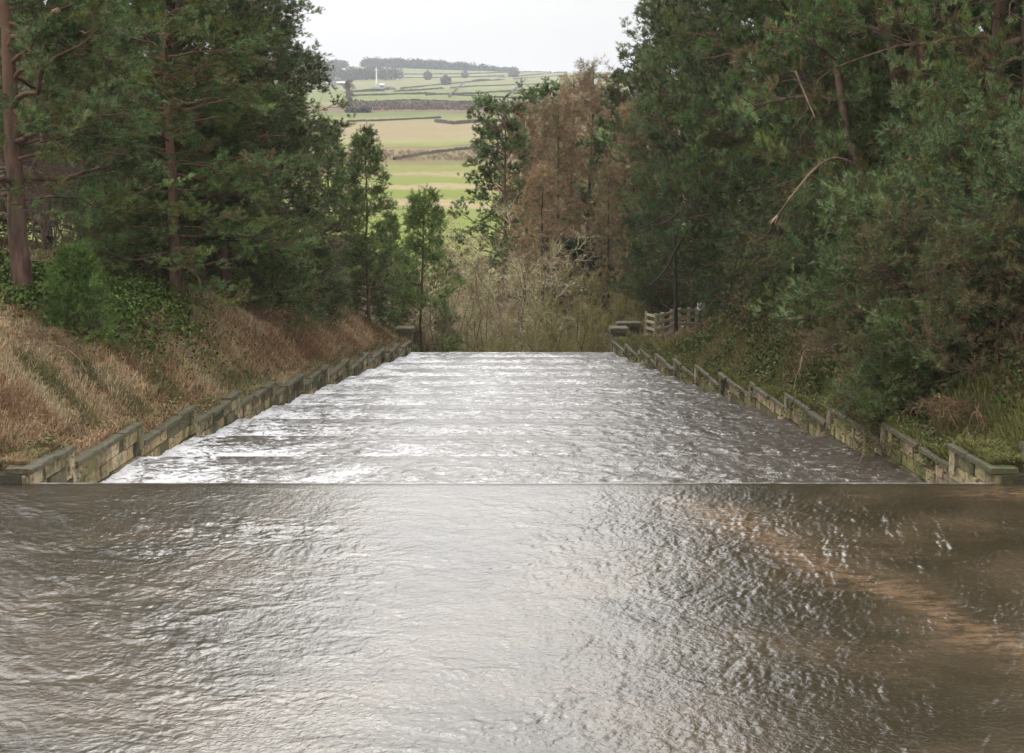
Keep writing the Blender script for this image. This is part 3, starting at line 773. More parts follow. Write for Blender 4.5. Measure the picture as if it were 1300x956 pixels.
# ---- pines
pA = mk_pine('scots_pine', 1, H=13, cb=.10, spread=3.0, nl=72, cols=PINE)
pB = mk_pine('scots_pine', 2, H=14, cb=.12, spread=3.1, nl=70, cols=PINE_B)
pC = mk_pine('scots_pine', 3, H=15, cb=.06, spread=3.3, nl=80, cols=PINE, dead=.1)
pD = mk_pine('scots_pine', 4, H=12, cb=.22, spread=2.9, nl=58, cols=PINE_Y, tr=.15)
pF = mk_pine('scots_pine', 7, H=11, cb=.20, spread=2.9, nl=46, cols=PINE_B, tr=.19, side=(.1, .6), bare=8)
GL = 'pines crowding the left bank'; GR = 'pines crowding the right bank'
inst(pF, 31, 27, 'big pine with thick reddish trunk standing alone at the far left', 'pine tree', rz=0, s=1, sz=.88)
inst(pA, 222, 34, 'pine with slim bare lower trunk, front one of the left grove', 'pine tree', GL, rz=.4, s=.86, sz=0.671)
inst(pD, 246, 37.5, 'pine close behind the front slim pine in the left grove', 'pine tree', GL, rz=1.4, s=.86, sz=0.671)
inst(pB, 283, 39, 'pine with twin-looking reddish trunk in the middle of the left grove', 'pine tree', GL, rz=2.2, s=.85, sz=0.663)
inst(pC, 335, 43, 'broad dark pine whose low boughs reach towards the left wall', 'pine tree', GL, rz=3.0, s=.78, sz=0.608)
inst(pD, 150, 41, 'dense pine behind the green bush on the left bank', 'pine tree', GL, rz=4.1, s=.85, sz=0.663)
inst(pF, 62, 43, 'pine seen behind the big lone trunk at far left', 'pine tree', GL, rz=5.0, s=.9, sz=0.702)
inst(pC, 343, 47, 'tall pine at the open right edge of the left grove', 'pine tree', GL, rz=.9, s=.74, sz=0.577)
inst(pD, -45, 36, 'pine cut off by the left edge of the picture', 'pine tree', GL, rz=2.9, s=.9, sz=0.702)
for px, Y, k, s_, lab in [(20, 52, pA, 1.0, 'pine in the back row behind the far left thicket'), (190, 50, pC, .85, 'pine in the back row behind the slim left pines'), (290, 55, pA, .95, 'pine in the back row behind the twin-looking trunk'), (110, 55, pB, 1.0, 'pine in the back row behind the green bush'), (345, 58, pB, .85, 'pine in the back row behind the broad dark pine'), (-60, 48, pC, .9, 'back row pine cut by the left edge')]:
    inst(k, px, Y, lab, 'pine tree', GL, rz=px*.1, s=s_, sz=s_*.75)
# right
inst(pC, 1118, 34, 'pine with leaning reddish trunk above the middle of the right wall', 'pine tree', GR, rz=1.0, s=1.0, sz=1.30)
inst(pB, 1050, 39, 'blue-green pine left of the leaning pine on the right bank', 'pine tree', GR, rz=2.6, s=1.0, sz=1.30)
inst(pA, 1195, 36, 'pine with red upper trunk right of the leaning pine', 'pine tree', GR, rz=4.4, s=1.1, sz=1.43)
inst(pB, 1250, 31, 'bluish pine hanging low over the right end of the bank', 'pine tree', GR, rz=.2, s=1.0, sz=1.30)
inst(pC, 1300, 28.5, 'large pine at the right edge of the picture', 'pine tree', GR, rz=5.2, s=1.0, sz=1.30)
inst(pA, 985, 44, 'dense pine with boughs drooping above the right path', 'pine tree', GR, rz=5.9, s=1.05, sz=1.37)
inst(pD, 1075, 48, 'yellow-green pine high behind the leaning pine', 'pine tree', GR, rz=3.3, s=1.3, sz=1.69)
inst(pB, 925, 51, 'pine just right of the wooden fence', 'pine tree', GR, rz=1.9, s=1.05, sz=1.37)
inst(pC, 878, 61, 'pine at the open left edge of the right wood', 'pine tree', GR, rz=2.1, s=1.0)
inst(pA, 960, 55, 'pine filling the back of the right wood', 'pine tree', GR, rz=.5, s=1.15)
inst(pC, 1200, 46, 'tall pine high behind the right bank', 'pine tree', GR, rz=.4, s=1.2, sz=1.56)
for px, Y, k, s_, lab in [(880, 68, pA, 1.3, 'pine in the back row behind the fence'), (1110, 60, pC, 1.3, 'pine in the back row behind the four red trunks'), (1290, 45, pA, 1.2, 'pine in the back row near the right edge'), (1010, 64, pB, 1.3, 'pine in the back row behind the yellow-green pine'), (1240, 58, pB, 1.3, 'deepest pine in the back row on the right')]:
    inst(k, px, Y, lab, 'pine tree', GR, rz=px*.1, s=s_)
inst(pD, 1380, 33, 'pine beyond the right edge with branches reaching in', 'pine tree', GR, rz=4.0, s=1.2, sz=1.56)

# ---- young pines on the left of the opening
YG = [(.20, .28, .075), (.17, .25, .08), (.26, .33, .10), (.13, .18, .06)]
yp = mk_pine('young_pine', 21, H=7.6, cb=.16, spread=1.7, tr=.06, nl=48, cols=YG, prof='cone', m2=8, m3=6, m4=4, K=12, nl_len=.10, wd=.011, bare=6)
inst(yp, 470, 51, 'slender young pine with thin crown against the fields', 'young pine', rz=.5, top=150)
yq = mk_pine('young_pine', 22, H=8.6, cb=.08, spread=2.3, tr=.06, nl=58, cols=YG, prof='cone', m2=8, m3=6, m4=4, K=12, nl_len=.11, wd=.011, bare=4)
inst(yq, 535, 57, 'bushy young pine behind the left end pier', 'young pine', rz=1.5, top=228)
inst(yq, 500, 61, 'young pine between the slender one and the bushy one', 'young pine', rz=3.9, top=262)
inst(yp, 418, 53, 'young pine half hidden at the edge of the left grove', 'young pine', rz=3.5, s=.9)
# ---- dark pines in front of the fields on the right
dk = mk_pine('dark_pine', 31, H=15, cb=.2, spread=2.7, tr=.16, nl=62, cols=PINE, m2=8, m3=6, m4=4, K=11, nl_len=.16, wd=.024, bare=4, dead=.03)
inst(dk, 633, 78, 'dark narrow pine standing left of the brown larches', 'pine tree', rz=.3, top=108, sink=.2)
inst(dk, 690, 92, 'dark pine rising behind the first brown larch', 'pine tree', rz=2.3, top=92, sink=.2)
inst(dk, 815, 75, 'dark pine between the larches and the right wood', 'pine tree', rz=4.3, top=40, sink=.2)
inst(dk, 845, 84, 'tall dark pine at the left edge of the right wood', 'pine tree', rz=5.3, top=0, sink=.2)
# ---- larches
lA = mk_larch(41, 18, 3.5); lB = mk_larch(42, 16, 3.3)
GLx = 'brown larches beyond the end of the spillway'
for px, Y, k, top, lab in [(744, 80, lA, 62, 'tallest russet larch of the group beyond the spillway'), (704, 76, lB, 98, 'russet larch next to the dark narrow pine'),
    (776, 84, lB, 84, 'russet larch right of the tallest larch'), (668, 84, lA, 120, 'smaller brown larch at the left of the group'),
    (802, 72, lB, 110, 'brown larch at the right end of the group'), (722, 90, lA, 82, 'brown larch at the back of the group'),
    (690, 68, lB, 190, 'short brown larch in front of the group'), (770, 66, lA, 200, 'short brown larch before the right end of the group'),
    (822, 90, lA, 96, 'brown larch half hidden by the right wood')]:
    inst(k, px, Y, lab, 'larch', GLx, rz=px*.3, top=top)
# ---- bare shrubs in the opening
bA = mk_bare('bare_shrub', 51, 7.5, 9, .55); bB = mk_bare('bare_shrub', 52, 8, 8, .5, cols=[(.34, .26, .17), (.28, .22, .14), (.40, .32, .22)])
bC = mk_bare('bare_shrub', 53, 6, 12, .6, cols=[(.27, .26, .09), (.33, .29, .12), (.34, .28, .15)], m=(9, 8, 7))
GB = 'bare shrubs at the foot of the spillway'
for px, Y, k, top, lab in [(652, 62, bA, 240, 'pale twiggy shrub in the middle beyond the spillway'), (618, 66, bA, 268, 'pale bare shrub left of the middle shrub'),
    (695, 66, bA, 275, 'pale bare shrub right of the middle shrub'), (585, 60, bB, 280, 'brownish bare shrub near the left end pier'),
    (556, 63, bB, 300, 'brown bare shrub close behind the bushy young pine'), (752, 60, bC, 325, 'olive green bare shrub near the right end pier'),
    (728, 66, bC, 330, 'olive bare shrub behind the one by the right pier'), (785, 64, bC, 335, 'olive shrub behind the flat slab by the right pier'),
    (598, 74, bB, 262, 'tall brown shrub at the back left of the opening'), (640, 74, bA, 262, 'pale shrub below the dark narrow pine'),
    (605, 57, bC, 375, 'low olive brown thicket just past the sill, left'), (665, 57, bC, 370, 'low olive brown thicket just past the sill, middle'),
    (720, 57, bC, 368, 'low olive thicket just past the sill, right'), (548, 56, bB, 372, 'low brown thicket just behind the left end pier'),
    (510, 60, bB, 330, 'brown bare shrub under the bushy young pine'), (672, 70, bB, 300, 'brown bare shrub between two pale ones'), (570, 70, bA, 285, 'pale bare shrub at the left of the opening')]:
    inst(k, px, Y, lab, 'shrub', GB, rz=px*.7, top=top)
eb = mk_pine('evergreen_bush', 61, H=6, cb=.03, spread=2.2, tr=.08, nl=50, cols=[(.03, .05, .02), (.04, .065, .025)], m2=7, m3=6, m4=4, K=8, nl_len=.14, wd=.03, bare=0, dead=0)
inst(eb, 722, 70, 'dark evergreen bush behind the pale bare shrubs', 'bush', top=290)
inst(bB, 430, 46, 'small leafless bush beside the left wall', 'shrub', rz=1, s=.22)
# ---- thicket at the far left
tk = mk_bare('bare_sapling', 71, 6.5, 6, .35, cols=[(.34, .25, .20), (.40, .31, .25), (.26, .18, .14)], m=(9, 8, 7), r=.03)
for i, (px, Y, s) in enumerate([(-60, 38, .8), (-20, 41, .85), (5, 38, .8), (50, 37, .75), (75, 40, .8), (100, 38, .7), (130, 37, .65), (165, 39, .7), (20, 45, .9), (60, 47, .9), (115, 45, .85), (195, 42, .7), (420, 50, .5), (395, 48, .45), (445, 53, .5)]):
    inst(tk, px, Y, 'thin leafless sapling in the brown thicket behind the left bank' if px < 300 else 'thin leafless sapling at the edge of the left grove by the wall', 'sapling',
         'saplings in the left thicket' if px < 300 else 'saplings near the end of the left wall', rz=i*1.3, s=s)
# ---- bushes
bs = mk_pine('pine_bush', 81, H=2.3, cb=.02, spread=1.0, tr=.04, nl=60, cols=[(.075, .12, .028), (.095, .145, .035), (.055, .09, .024)], prof='cone', m2=7, m3=6, m4=3, K=10, nl_len=.075, wd=.010, bare=0, dead=.01, upb=.35)
inst(bs, 100, 25.5, 'bushy green young conifer standing on the left bank', 'bush', rz=0, s=.72)
bt = mk_pine('pine_bush', 82, H=2.6, cb=.02, spread=1.7, tr=.05, nl=60, cols=PINE_B, m2=7, m3=6, m4=4, K=11, nl_len=.09, wd=.011, bare=4, dead=.08)
bo = mk_pine('pine_bush', 83, H=2.8, cb=.02, spread=1.9, tr=.05, nl=56, cols=[(.10, .125, .045), (.12, .10, .045), (.075, .11, .04), (.14, .11, .06)], m2=7, m3=6, m4=4, K=9, nl_len=.10, wd=.010, bare=8, dead=.15)
GBR = 'low pine bushes on the right bank'
for i, (px, Y, s, k, lab) in enumerate([
    (1158, 23.4, .66, bt, 'grey-green pine bush hanging over the right wall near the crest'),
    (1062, 32, .85, bt, 'low bluish pine bush above the middle of the right wall'),
    (1010, 37, .9, bt, 'low pine bush left of the middle pine bush on the right bank'),
    (985, 41, .8, bo, 'brownish low bush right of the marker post'),
    (1120, 28, .95, bt, 'grey-green pine bush below the leaning pine'),
    (1172, 24.5, .85, bo, 'olive brown bush in the middle of the lower right bank'),
    (1235, 26, 1.1, bt, 'wide pine bush under the bluish hanging pine'),
    (1265, 22, .7, bo, 'olive brown bush at the lower right edge of the bank'),
    (1085, 35, 1.2, bo, 'olive brown bush at the foot of the leaning pine'),
    (1320, 22.5, .9, bt, 'pine bush cut by the right edge above the crest'),
    (1150, 33, 1.3, bt, 'tall pine bush under the pine with red upper trunk'),
    (940, 49, .8, bt, 'low pine bush beyond the wooden fence end')]):
    inst(k, px, Y, lab, 'bush', GBR, rz=i*1.7, s=s)
for i, (px, Y, s, lab) in enumerate([(345, 40, .8, 'low dark bush under the broad pine on the left'), (395, 44, .7, 'low dark bush beside the left wall, farther one'), (185, 36, .8, 'low dark bush at the foot of the slim left pine'),
                                     (450, 54, .9, 'low dark bush near the foot of the slender young pine')]):
    inst(bt, px, Y, lab, 'bush', 'low bushes under the left pines', rz=i*2.1+1, s=s)

# ---- bramble arches on the right bank
def mk_bramble(seed):
    rng = np.random.default_rng(seed); n = 60
    S = np.stack([rng.normal(0, .5, n), rng.normal(0, .5, n), 0*np.arange(n)], 1); az = rng.uniform(0, 6.28, n)
    D = nrm(np.stack([np.cos(az), np.sin(az), rng.uniform(.6, 2, n)], 1))
    P = curves(S, D, rng.uniform(.8, 1.8, n), np.stack([0*az, 0*az, rng.uniform(-1.1, -.5, n)], 1), 8, rng, .1)
    g = Geo(); v, f = tubes(P, .006*np.ones((n, 8)), 3); g.add(v, f, np.repeat(pal(rng, n, [(.22, .13, .08), (.30, .20, .13), (.12, .08, .05)], .2), 24, 0))
    S, D, t, i = spawn(P, 10, .1, 1, rng, .6, .8, 0); v, f, c = needles(S, D, 3, .16, .012, .8, rng, pal(rng, len(S), [(.20, .12, .07), (.13, .08, .05), (.1, .11, .04)], .3), .1); g.add(v, f, c)
    return g.obj('bramble', M['twig'])
br = mk_bramble(91)
for i, (px, Y, s, lab) in enumerate([(1130, 25, 1, 'bramble tangle at the foot of the crooked dead sapling'), (1160, 29, 1.2, 'bramble tangle just below the big pine bush of the leaning pine'), (1210, 24, 1, 'bramble tangle in the middle of the lower right bank'),
    (1290, 24, 1.2, 'bramble tangle at the right edge of the picture'), (1060, 30, 1, 'bramble tangle beside the low bluish pine bush'), (980, 38, 1, 'bramble tangle in the far part of the right bank'),
    (1150, 23, .8, 'bramble tangle beside the bush that hangs over the wall'), (1245, 21.3, .8, 'small bramble tangle nearest the crest on the right bank')]):
    inst(br, px, Y, lab, 'bramble', 'bramble tangles on the right bank', rz=i*1.1, s=s)
for i, (px, Y, s, lab) in enumerate([(20, 23.5, .7, 'dark bramble tangle in the grass at the far left'), (62, 24, .7, 'dark bramble tangle in the grass just below the green conifer'), (160, 29, .8, 'dark bramble tangle among the ivy leaves'), (320, 38, .8, 'dark bramble tangle under the left grove')]):
    inst(br, px, Y, lab, 'bramble', 'bramble tangles on the left bank', rz=i*1.9, s=s)

# ---- broken limbs and bare trunks on the right
def limb(name, pts, r0, r1, label, cat, mat='dead_wood', tip=True, seed=1, twigs=10):
    rng = np.random.default_rng(seed)
    P = np.array([[xat(px, Y, zray(py, Y)), Y, zray(py, Y)] for px, py, Y in pts]); o0 = P[0].copy()
    t = np.linspace(0, len(P)-1, len(P)*4-3); i = np.minimum(t.astype(int), len(P)-2); fr = t-i
    def cr(i, fr):
        p0 = P[np.maximum(i-1, 0)]; p1 = P[i]; p2 = P[i+1]; p3 = P[np.minimum(i+2, len(P)-1)]; fr = fr[:, None]
        return .5*((2*p1)+(-p0+p2)*fr+(2*p0-5*p1+4*p2-p3)*fr**2+(-p0+3*p1-3*p2+p3)*fr**3)
    C = (cr(i, fr)-o0)[None]; n = C.shape[1]
    g = Geo(); v, f = tubes(C, np.linspace(r0, r1, n)[None], 8); g.add(v, f)
    if twigs:
        S, D, tt, ii = spawn(C, twigs, .3, 1, rng, .7, .7, -.1); Q = curves(S, D, rng.uniform(.3, 1.0, len(S)), rng.normal(0, .25, (len(S), 3)), 5, rng, .12)
        v, f = tubes(Q, .009*np.linspace(1, .3, 5)[None]*np.ones((len(S), 1)), 3); g.add(v, f)
    o = g.obj(name, M[mat], smooth=True); o.location = tuple(o0); tag(o, label, cat)
    if tip:
        e = C[0, -1]; d = nrm(C[0, -1]-C[0, -3]); Q = curves(np.repeat(e[None]-d*.05, 5, 0), nrm(d[None]+rng.normal(0, .12, (5, 3))), rng.uniform(.2, .4, 5), np.zeros((5, 3)), 3, rng, .02)
        g = Geo(); v, f = tubes(Q, r1*.8*np.array([[1, .6, .05]])*np.ones((5, 1)), 4); g.add(v, f); g.obj('splintered_end', M['splinter'], o)
    return o
limb('broken_branch', [(1100, 250, 31.5), (1086, 212, 31), (1060, 201, 30.5), (1035, 214, 30), (1010, 243, 29.7), (986, 275, 29.5)], .042, .02, 'arched bare branch with pale broken tip in front of the right pines', 'branch', seed=3, twigs=24)
limb('leaning_trunk', [(1110, 350, 32.2), (1100, 245, 32.4), (1090, 210, 32.7), (1074, 160, 33.4), (1060, 60, 35)], .13, .09, 'reddish leaning trunk glimpsed among the right pines', 'trunk', 'bark_pine', False, 4, 0)
for j, (a, b_, c_) in enumerate([(1132, 1140, 32), (1158, 1160, 32.5), (1170, 1176, 31.5), (1192, 1186, 32.3)]):
    lab = ['reddish trunk stub, leftmost of four in the gap of the upper right pines', 'reddish trunk stub, second from left in the upper right gap', 'thickest reddish trunk stub in the upper right gap', 'reddish trunk stub, rightmost of four in the upper right gap'][j]
    x, Y, z = spot(b_, c_)
    limb('bare_pine', [(b_+4, 240, c_), (b_, 130, c_), (a, 60, c_), (a-6, 0, c_)], .13, .1, lab, 'trunk', 'bark_pine', False, 5+j, 0)
limb('dead_sapling', [(1133, 478, 25.5), (1126, 430, 25.6), (1118, 400, 25.7), (1130, 350, 25.8), (1127, 300, 26), (1132, 250, 26.3)], .03, .012, 'crooked dead sapling standing on the right bank', 'sapling', 'bark_pine', False, 12, 16)
limb('bare_branch', [(875, 290, 52), (858, 318, 52), (843, 345, 51.5), (826, 362, 51)], .05, .03, 'dark bare branch slanting above the wooden fence', 'branch', 'bark_dark', False, 13, 5)
limb('bare_pole', [(858, 425, 55), (858, 380, 55), (857, 330, 55), (856, 280, 55)], .085, .06, 'slim dark upright trunk in front of the wooden fence', 'trunk', 'bark_dark', False, 14, 3)
limb('broken_branch', [(1268, 232, 24), (1258, 262, 24), (1248, 282, 24)], .03, .02, 'short pale broken branch hanging near the right edge', 'branch', seed=15)
limb('broken_branch', [(75, 12, 26), (62, 20, 26), (58, 42, 26)], .05, .04, 'pale snapped branch high in the far left pine', 'branch', 'splinter', seed=16, twigs=0)
limb('bare_branch', [(1010, 90, 33), (1022, 120, 32.6), (1035, 150, 32)], .03, .012, 'thin reddish bare branch high left of the trunk gap', 'branch', 'dead_wood', False, 17, 4)

# ------------------------------------------------------------------ fence, marker
def box_bar(g, a, b, hw, hh, col=(1, 1, 1)):
    a = np.array(a, float); b = np.array(b, float); c = (a+b)/2; L = np.linalg.norm(b-a); yaw = math.atan2(b[1]-a[1], b[0]-a[0])
    boxes(g, [0, 0, 0], [L/2, hw, hh], col, rot=np.array([yaw])); v = g.v[-1]; t = ((v[:, 0]*math.cos(yaw)+v[:, 1]*math.sin(yaw)))/L
    v[:, 2] += t*(b[2]-a[2]); v += c.astype(np.float32)
m, nt, b = new_mat('weathered_timber')
nt.links.new(mix(nt, noise(nt, 6, 4, vscale=(1, 1, 4)), (.27, .235, .14), (.42, .37, .25)), b.inputs['Base Color']); b.inputs['Roughness'].default_value = .85; M['timber'] = m
fp = [(820, 57.5), (832, 55.5), (840, 55.8), (852, 56.2), (862, 56.5), (874, 57), (884, 57.5)]
pts = []
for px, Y in fp:
    x, Y, z = spot(px, Y); zb = zray(421+(.2*(px-832) if px > 832 else -.3*(832-px)), Y); pts.append((x, Y, z))
root = empty('rail_fence', pts[1]); tag(root, 'weathered timber post and rail fence beyond the right end pier', 'fence')
P0 = np.array(pts[1]); 
for p in pts:
    g = Geo(); q = np.array(p)-P0; boxes(g, [q[0], q[1], q[2]+.5], [.055, .055, .68], (1, 1, 1)); g.obj('post', M['timber'], root)
for h in (.25, .53, .81, 1.08):
    g = Geo()
    for a, b_ in zip(pts[:-1], pts[1:]):
        a_ = np.array(a)-P0+[0, -.07, h]; bb = np.array(b_)-P0+[0, -.07, h]; box_bar(g, a_, bb, .02, .05)
    g.obj('rail', M['timber'], root)
x, Y, z = spot(889, 53)
root = empty('marker_post', (x, Y, z)); tag(root, 'thin post with a small white box on top beside the fence', 'post')
g = Geo(); boxes(g, [0, 0, .4], [.04, .04, .6], (1, 1, 1)); g.obj('shaft', M['bark_dark'], root)
m, nt, b = new_mat('white_paint'); b.inputs['Base Color'].default_value = (.75, .74, .72, 1); b.inputs['Roughness'].default_value = .5; M['white'] = m
g = Geo(); lumpy_slab(g, [0, 0, 1.1], [.13, .1, .13], np.random.default_rng(3), 0, (1, 1, 1)); g.obj('box', M['white'], root)

# ------------------------------------------------------------------ far fields: walls, trees, farm, turbine, woods
m, nt, b = new_mat('dark_drystone'); nt.links.new(mix(nt, noise(nt, .6, 4), (.05, .045, .035), (.10, .09, .065)), b.inputs['Base Color']); b.inputs['Roughness'].default_value = 1; M['drystone'] = m
def field_wall(px_pts, h, label, th=.5):
    P = []
    for (a, b_) in zip(px_pts[:-1], px_pts[1:]):
        for t in np.linspace(0, 1, 8)[:-1]: P.append(hit(a[0]+(b_[0]-a[0])*t, a[1]+(b_[1]-a[1])*t, 150))
    P.append(hit(*px_pts[-1], 150)); P = np.array(P); 
    rng = np.random.default_rng(len(label)); n = len(P)
    # refine
    t = np.linspace(0, n-1, n*6); i = np.minimum(t.astype(int), n-2); fr = (t-i)[:, None]; Q = P[i]*(1-fr)+P[i+1]*fr
    Q[:, 2] = terrain(Q[:, 0], Q[:, 1]); T = nrm(np.gradient(Q, axis=0)); Nn = np.stack([-T[:, 1], T[:, 0], 0*T[:, 0]], 1)
    hh = h*rng.uniform(.75, 1.2, len(Q)); up = np.array([0, 0, 1.])
    o0 = Q[0].copy(); Q = Q-o0
    R = np.stack([Q-Nn*th/2-up*.5, Q-Nn*th*.35+up*hh[:, None], Q+Nn*th*.35+up*hh[:, None], Q+Nn*th/2-up*.5], 1)
    g = Geo(); g.add(R.reshape(-1, 3), grid_faces(len(Q), 4)); o = g.obj('field_wall', M['drystone']); o.location = tuple(o0)
    return tag(o, label, 'field wall', 'walls dividing the far fields')
FW = [([(440, 118), (520, 112), (560, 108)], 1.2, 'short hillside wall just below the farm woods'), ([(570, 124), (582, 112), (590, 104)], 1.2, 'cross wall climbing the hillside in the middle'), ([(640, 127), (655, 113), (668, 100)], 1.2, 'cross wall climbing the hillside on the right'), ([(420, 103), (470, 100), (560, 99), (640, 97)], 1.3, 'long wall under the hilltop wood'), ([(500, 95), (600, 94), (700, 90)], 1.3, 'faint top wall close to the skyline'),
      ([(455, 138), (600, 133), (720, 130)], 1.0, 'dark boundary wall along the lower edge of the green hillside'),
      ([(440, 122), (540, 119), (630, 124), (720, 128)], .8, 'hillside wall crossing below the wind turbine farm'),
      ([(500, 117), (600, 110), (720, 106)], .9, 'hillside wall sloping up right from the farm'),
      ([(510, 113), (600, 104), (720, 96)], .9, 'upper hillside wall sloping up right of the turbine'),
      ([(540, 121), (600, 119), (700, 113)], .8, 'middle hillside wall right of the farm'),
      ([(600, 103), (720, 91)], 1.0, 'highest wall on the right of the hillside'),
      ([(430, 132), (520, 128), (620, 131)], .8, 'wall just above the brown heath strip'),
      ([(440, 155), (500, 153), (560, 150)], .6, 'low wall above the tan field on its left side'),
      ([(552, 155), (575, 158), (600, 156), (640, 155)], 1.0, 'broken drystone wall at the top right of the tan field'),
      ([(500, 203), (540, 196), (580, 191), (625, 188)], .6, 'hedge bank curving below the tan field')]
for a in FW: field_wall(*a)
# hedge block
def clump_field(name, spots, size, cols, label, cat, kind=None, group=None, ntri=120, seed=1, tri=.5, asp=1.0, mat='twig'):
    rng = np.random.default_rng(seed); g = Geo(); o0 = np.array(spots[0])
    for (x, y, z) in spots:
        s = size*rng.uniform(.7, 1.25)
        d = nrm(rng.normal(0, 1, (ntri, 3)))*rng.uniform(.3, 1, (ntri, 1))**.5
        C = d*np.array([s, s, s*asp])+np.array([x, y, z+s*asp*.8])-o0
        a = nrm(rng.normal(0, 1, (ntri, 3)))*s*tri; b_ = nrm(rng.normal(0, 1, (ntri, 3)))*s*tri
        v = np.stack([C-a*.5, C+a*.5, C+b_*.8], 1).reshape(-1, 3); g.add(v, np.arange(ntri*3).reshape(-1, 3), np.repeat(pal(rng, ntri, cols, .25), 3, 0))
    o = g.obj(name, M[mat]); o.location = tuple(o0); return tag(o, label, cat, group, kind)
WD = [(.06, .065, .05), (.08, .075, .06), (.05, .06, .045)]
rng = np.random.default_rng(77)
clump_field('hedge', [hit(px, 143, 200) for px in np.linspace(441, 468, 12)], 1.3, [(.03, .045, .02), (.05, .06, .03)], 'dark clipped hedge block left of the tan field', 'hedge', seed=2, asp=.8, ntri=90, tri=.6)
top = []
for k in range(420):
    px = 462+rng.random()*185; Y = rng.uniform(1780, 1930); x = xat(px, Y, 62); top.append((x, Y, float(terrain(x, Y)) - 2-6*max(0, (px-560)/90)))
clump_field('hilltop_wood', top, 6, WD, 'long dark wood along the hilltop skyline', 'wood', 'stuff', seed=3, ntri=220, tri=.3, asp=1.1)
top = []
for k in range(90):
    px = 376+rng.random()*62; Y = rng.uniform(1750, 1850); x = xat(px, Y, 60); top.append((x, Y, float(terrain(x, Y)) - 3))
clump_field('skyline_wood', top, 6.5, WD, 'smaller dark wood on the skyline to the left', 'wood', 'stuff', seed=4, ntri=160, tri=.3)
top = []
for k in range(70):
    px = 400+rng.random()*110; a = hit(px, 98+rng.random()*4, 500); top.append(a)
clump_field('farm_wood', top, 6, WD, 'grey bare trees around the far farm', 'wood', 'stuff', seed=5, ntri=120, tri=.3)
for j, (px, py, s, lab) in enumerate([(566, 108, 8, 'round grey tree alone on the far hillside'), (543, 101, 6, 'small grey clump left of the round hillside tree'), (590, 99, 6.5, 'grey tree clump near the top of the hillside fields'), (652, 98, 8, 'grey tree on the hillside far right'), (452, 131, 2.2, 'low grey clump by the bare field tree')]):
    x, y, z = hit(px, py, 400); clump_field('field_tree', [(x, y, z)]*3, s*.66, [(.12, .11, .09), (.15, .14, .11)], lab, 'tree', seed=30+j, ntri=260, tri=.3)
# heath scrub
top = [hit(430+rng.random()*260, 131+rng.random()*9, 400) for k in range(900)]
clump_field('heath_scrub', top, .9, [(.19, .135, .105), (.22, .16, .12), (.15, .12, .085)], 'mauve brown heath scrub strip across the valley', 'scrub', 'stuff', seed=6, ntri=16, tri=.9, asp=.8)
top = [hit(440+rng.random()*190, 192+rng.random()*12, 200) for k in range(500)]
clump_field('bank_scrub', top, .34, [(.19, .13, .08), (.13, .09, .06), (.24, .18, .1)], 'brown scrub on the bank below the tan field', 'scrub', 'stuff', seed=7, ntri=50, tri=.35)
x, y, z = hit(447, 138, 300)
ft = mk_bare('bare_tree', 95, 13, 1, .1, cols=[(.13, .11, .09), (.17, .14, .11)], m=(26, 8, 5), r=.45, tw=.18)
ft.location = (x, y, z-.3); ft.scale = (1, 1, 1); tag(ft, 'bare round-headed tree standing in the fields on the left', 'tree')
# turbine
x, y, z = hit(478, 107, 500)
s = y/1805.0
root = empty('wind_turbine', (x, y, z)); tag(root, 'white wind turbine standing on the far hillside by the farm', 'wind turbine')
g = Geo(); P = np.array([[[0, 0, 0], [0, 0, 9*s], [0, 0, 18*s]]], float); v, f = tubes(P, np.array([[1.0, .8, .6]])*s*1.1, 10); g.add(v, f); g.obj('tower', M['white'], root, True)
g = Geo(); boxes(g, [0, 0, 18.3*s], [1.0*s, 1.6*s, .7*s], (1, 1, 1)); g.obj('nacelle', M['white'], root)
for k in range(3):
    a = rad(92+120*k); g = Geo(); d = np.array([math.cos(a), 0, math.sin(a)]); P = np.array([0, -1.7*s, 18.3*s])+np.linspace(0, 4.2*s, 5)[:, None]*d
    v, f = tubes(P[None], np.array([[.25, .4, .3, .2, .06]])*s, 5); g.add(v, f); g.obj('blade', M['white'], root, True)
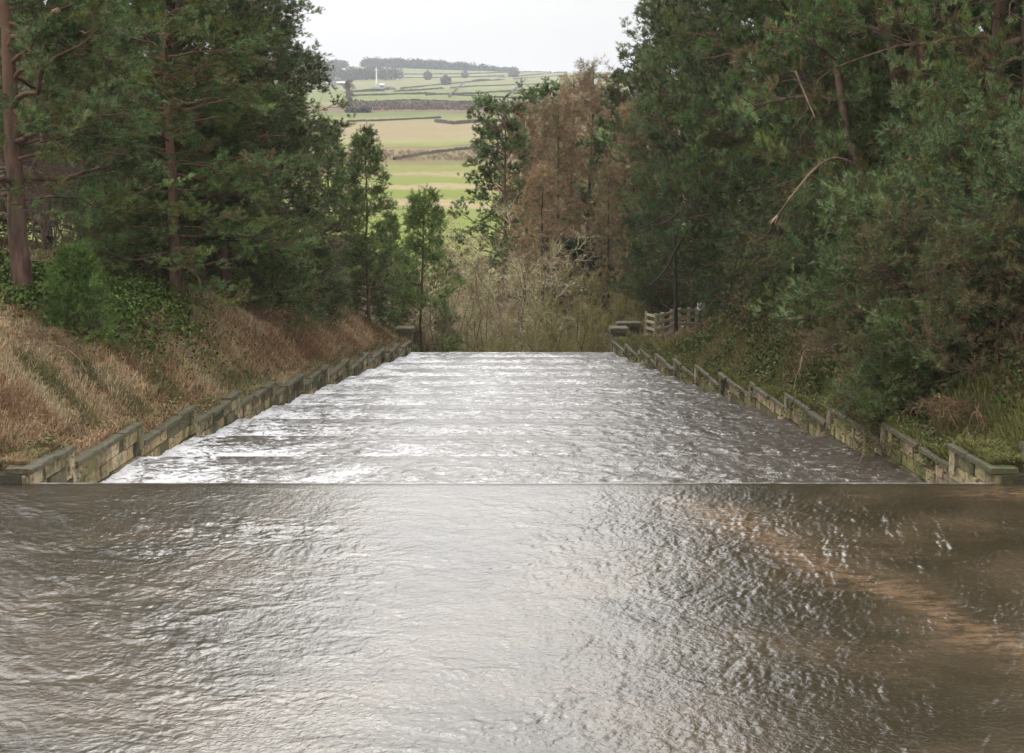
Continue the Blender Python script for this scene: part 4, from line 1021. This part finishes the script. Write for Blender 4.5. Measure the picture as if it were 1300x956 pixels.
# farm buildings
def mat_flat(name, c, c2):
    m, nt, b = new_mat(name); nt.links.new(mix(nt, noise(nt, .4, 4), c, c2), b.inputs['Base Color']); b.inputs['Roughness'].default_value = .8; return m
M['barn_dark'] = mat_flat('dark_cladding', (.05, .055, .06), (.09, .09, .09)); M['roof_pale'] = mat_flat('pale_roof', (.5, .5, .5), (.65, .64, .62)); M['farm_stone'] = mat_flat('farm_stone', (.18, .16, .13), (.26, .23, .19)); M['dark_glass'] = mat_flat('dark_opening', (.02, .02, .02), (.03, .03, .03))
def barn(px, py, w, h, wallm, roofm, label, dep=.8):
    x, y, z = hit(px, py, 500); s = y/1805.0; W, D, Hh = w*s, w*s*dep, h*s
    root = empty('farm_building', (x, y, z)); tag(root, label, 'farm building', 'farm buildings on the far hillside')
    g = Geo(); boxes(g, [0, 0, Hh*.3-1], [W/2, D/2, Hh*.3+1], (1, 1, 1)); g.obj('walls', M[wallm], root)
    a, b_ = W/2*1.04, D/2*1.06; z0, z1 = Hh*.6+.02, Hh
    V = [[-a, -b_, z0], [a, -b_, z0], [a, b_, z0], [-a, b_, z0], [-a, 0, z1], [a, 0, z1]]
    g = Geo(); g.add(V, [[0, 1, 5], [0, 5, 4], [2, 3, 4], [2, 4, 5], [0, 4, 3], [1, 2, 5], [0, 2, 1], [0, 3, 2]]); g.obj('roof', M[roofm], root)
    g = Geo(); boxes(g, [0, -D/2-.05, Hh*.22], [W*.12, .08, Hh*.22], (1, 1, 1)); g.obj('door', M['dark_glass'], root)
barn(480, 116, 16, 5, 'barn_dark', 'barn_dark', 'dark low barn below the wind turbine')
barn(485, 112, 6, 6, 'farm_stone', 'roof_pale', 'small building with pale roof just right of the turbine')
barn(493, 114, 6, 4, 'farm_stone', 'barn_dark', 'small stone building right of the dark barn')
barn(411, 108, 10, 4, 'farm_stone', 'roof_pale', 'long pale-roofed shed at the left edge of the fields')
barn(434, 108, 16, 4, 'farm_stone', 'roof_pale', 'long pale-roofed shed left of the turbine')
barn(423, 109, 8, 5, 'farm_stone', 'barn_dark', 'dark-roofed house between the pale sheds')
barn(436, 93, 5, 6, 'farm_stone', 'roof_pale', 'pale house on the skyline at the left')

# ------------------------------------------------------------------ haze
m = bpy.data.materials.new('haze'); m.use_nodes = True; nt = m.node_tree; nt.nodes.clear()
pv = nt.nodes.new('ShaderNodeVolumePrincipled'); pv.inputs['Color'].default_value = (.9, .94, 1, 1); pv.inputs['Density'].default_value = .00022
ou = nt.nodes.new('ShaderNodeOutputMaterial'); nt.links.new(pv.outputs[0], ou.inputs['Volume'])
g = Geo(); boxes(g, [0, 1970, 58], [2750, 2045, 75], (1, 1, 1)); tag(g.obj('haze', m), kind='stuff')
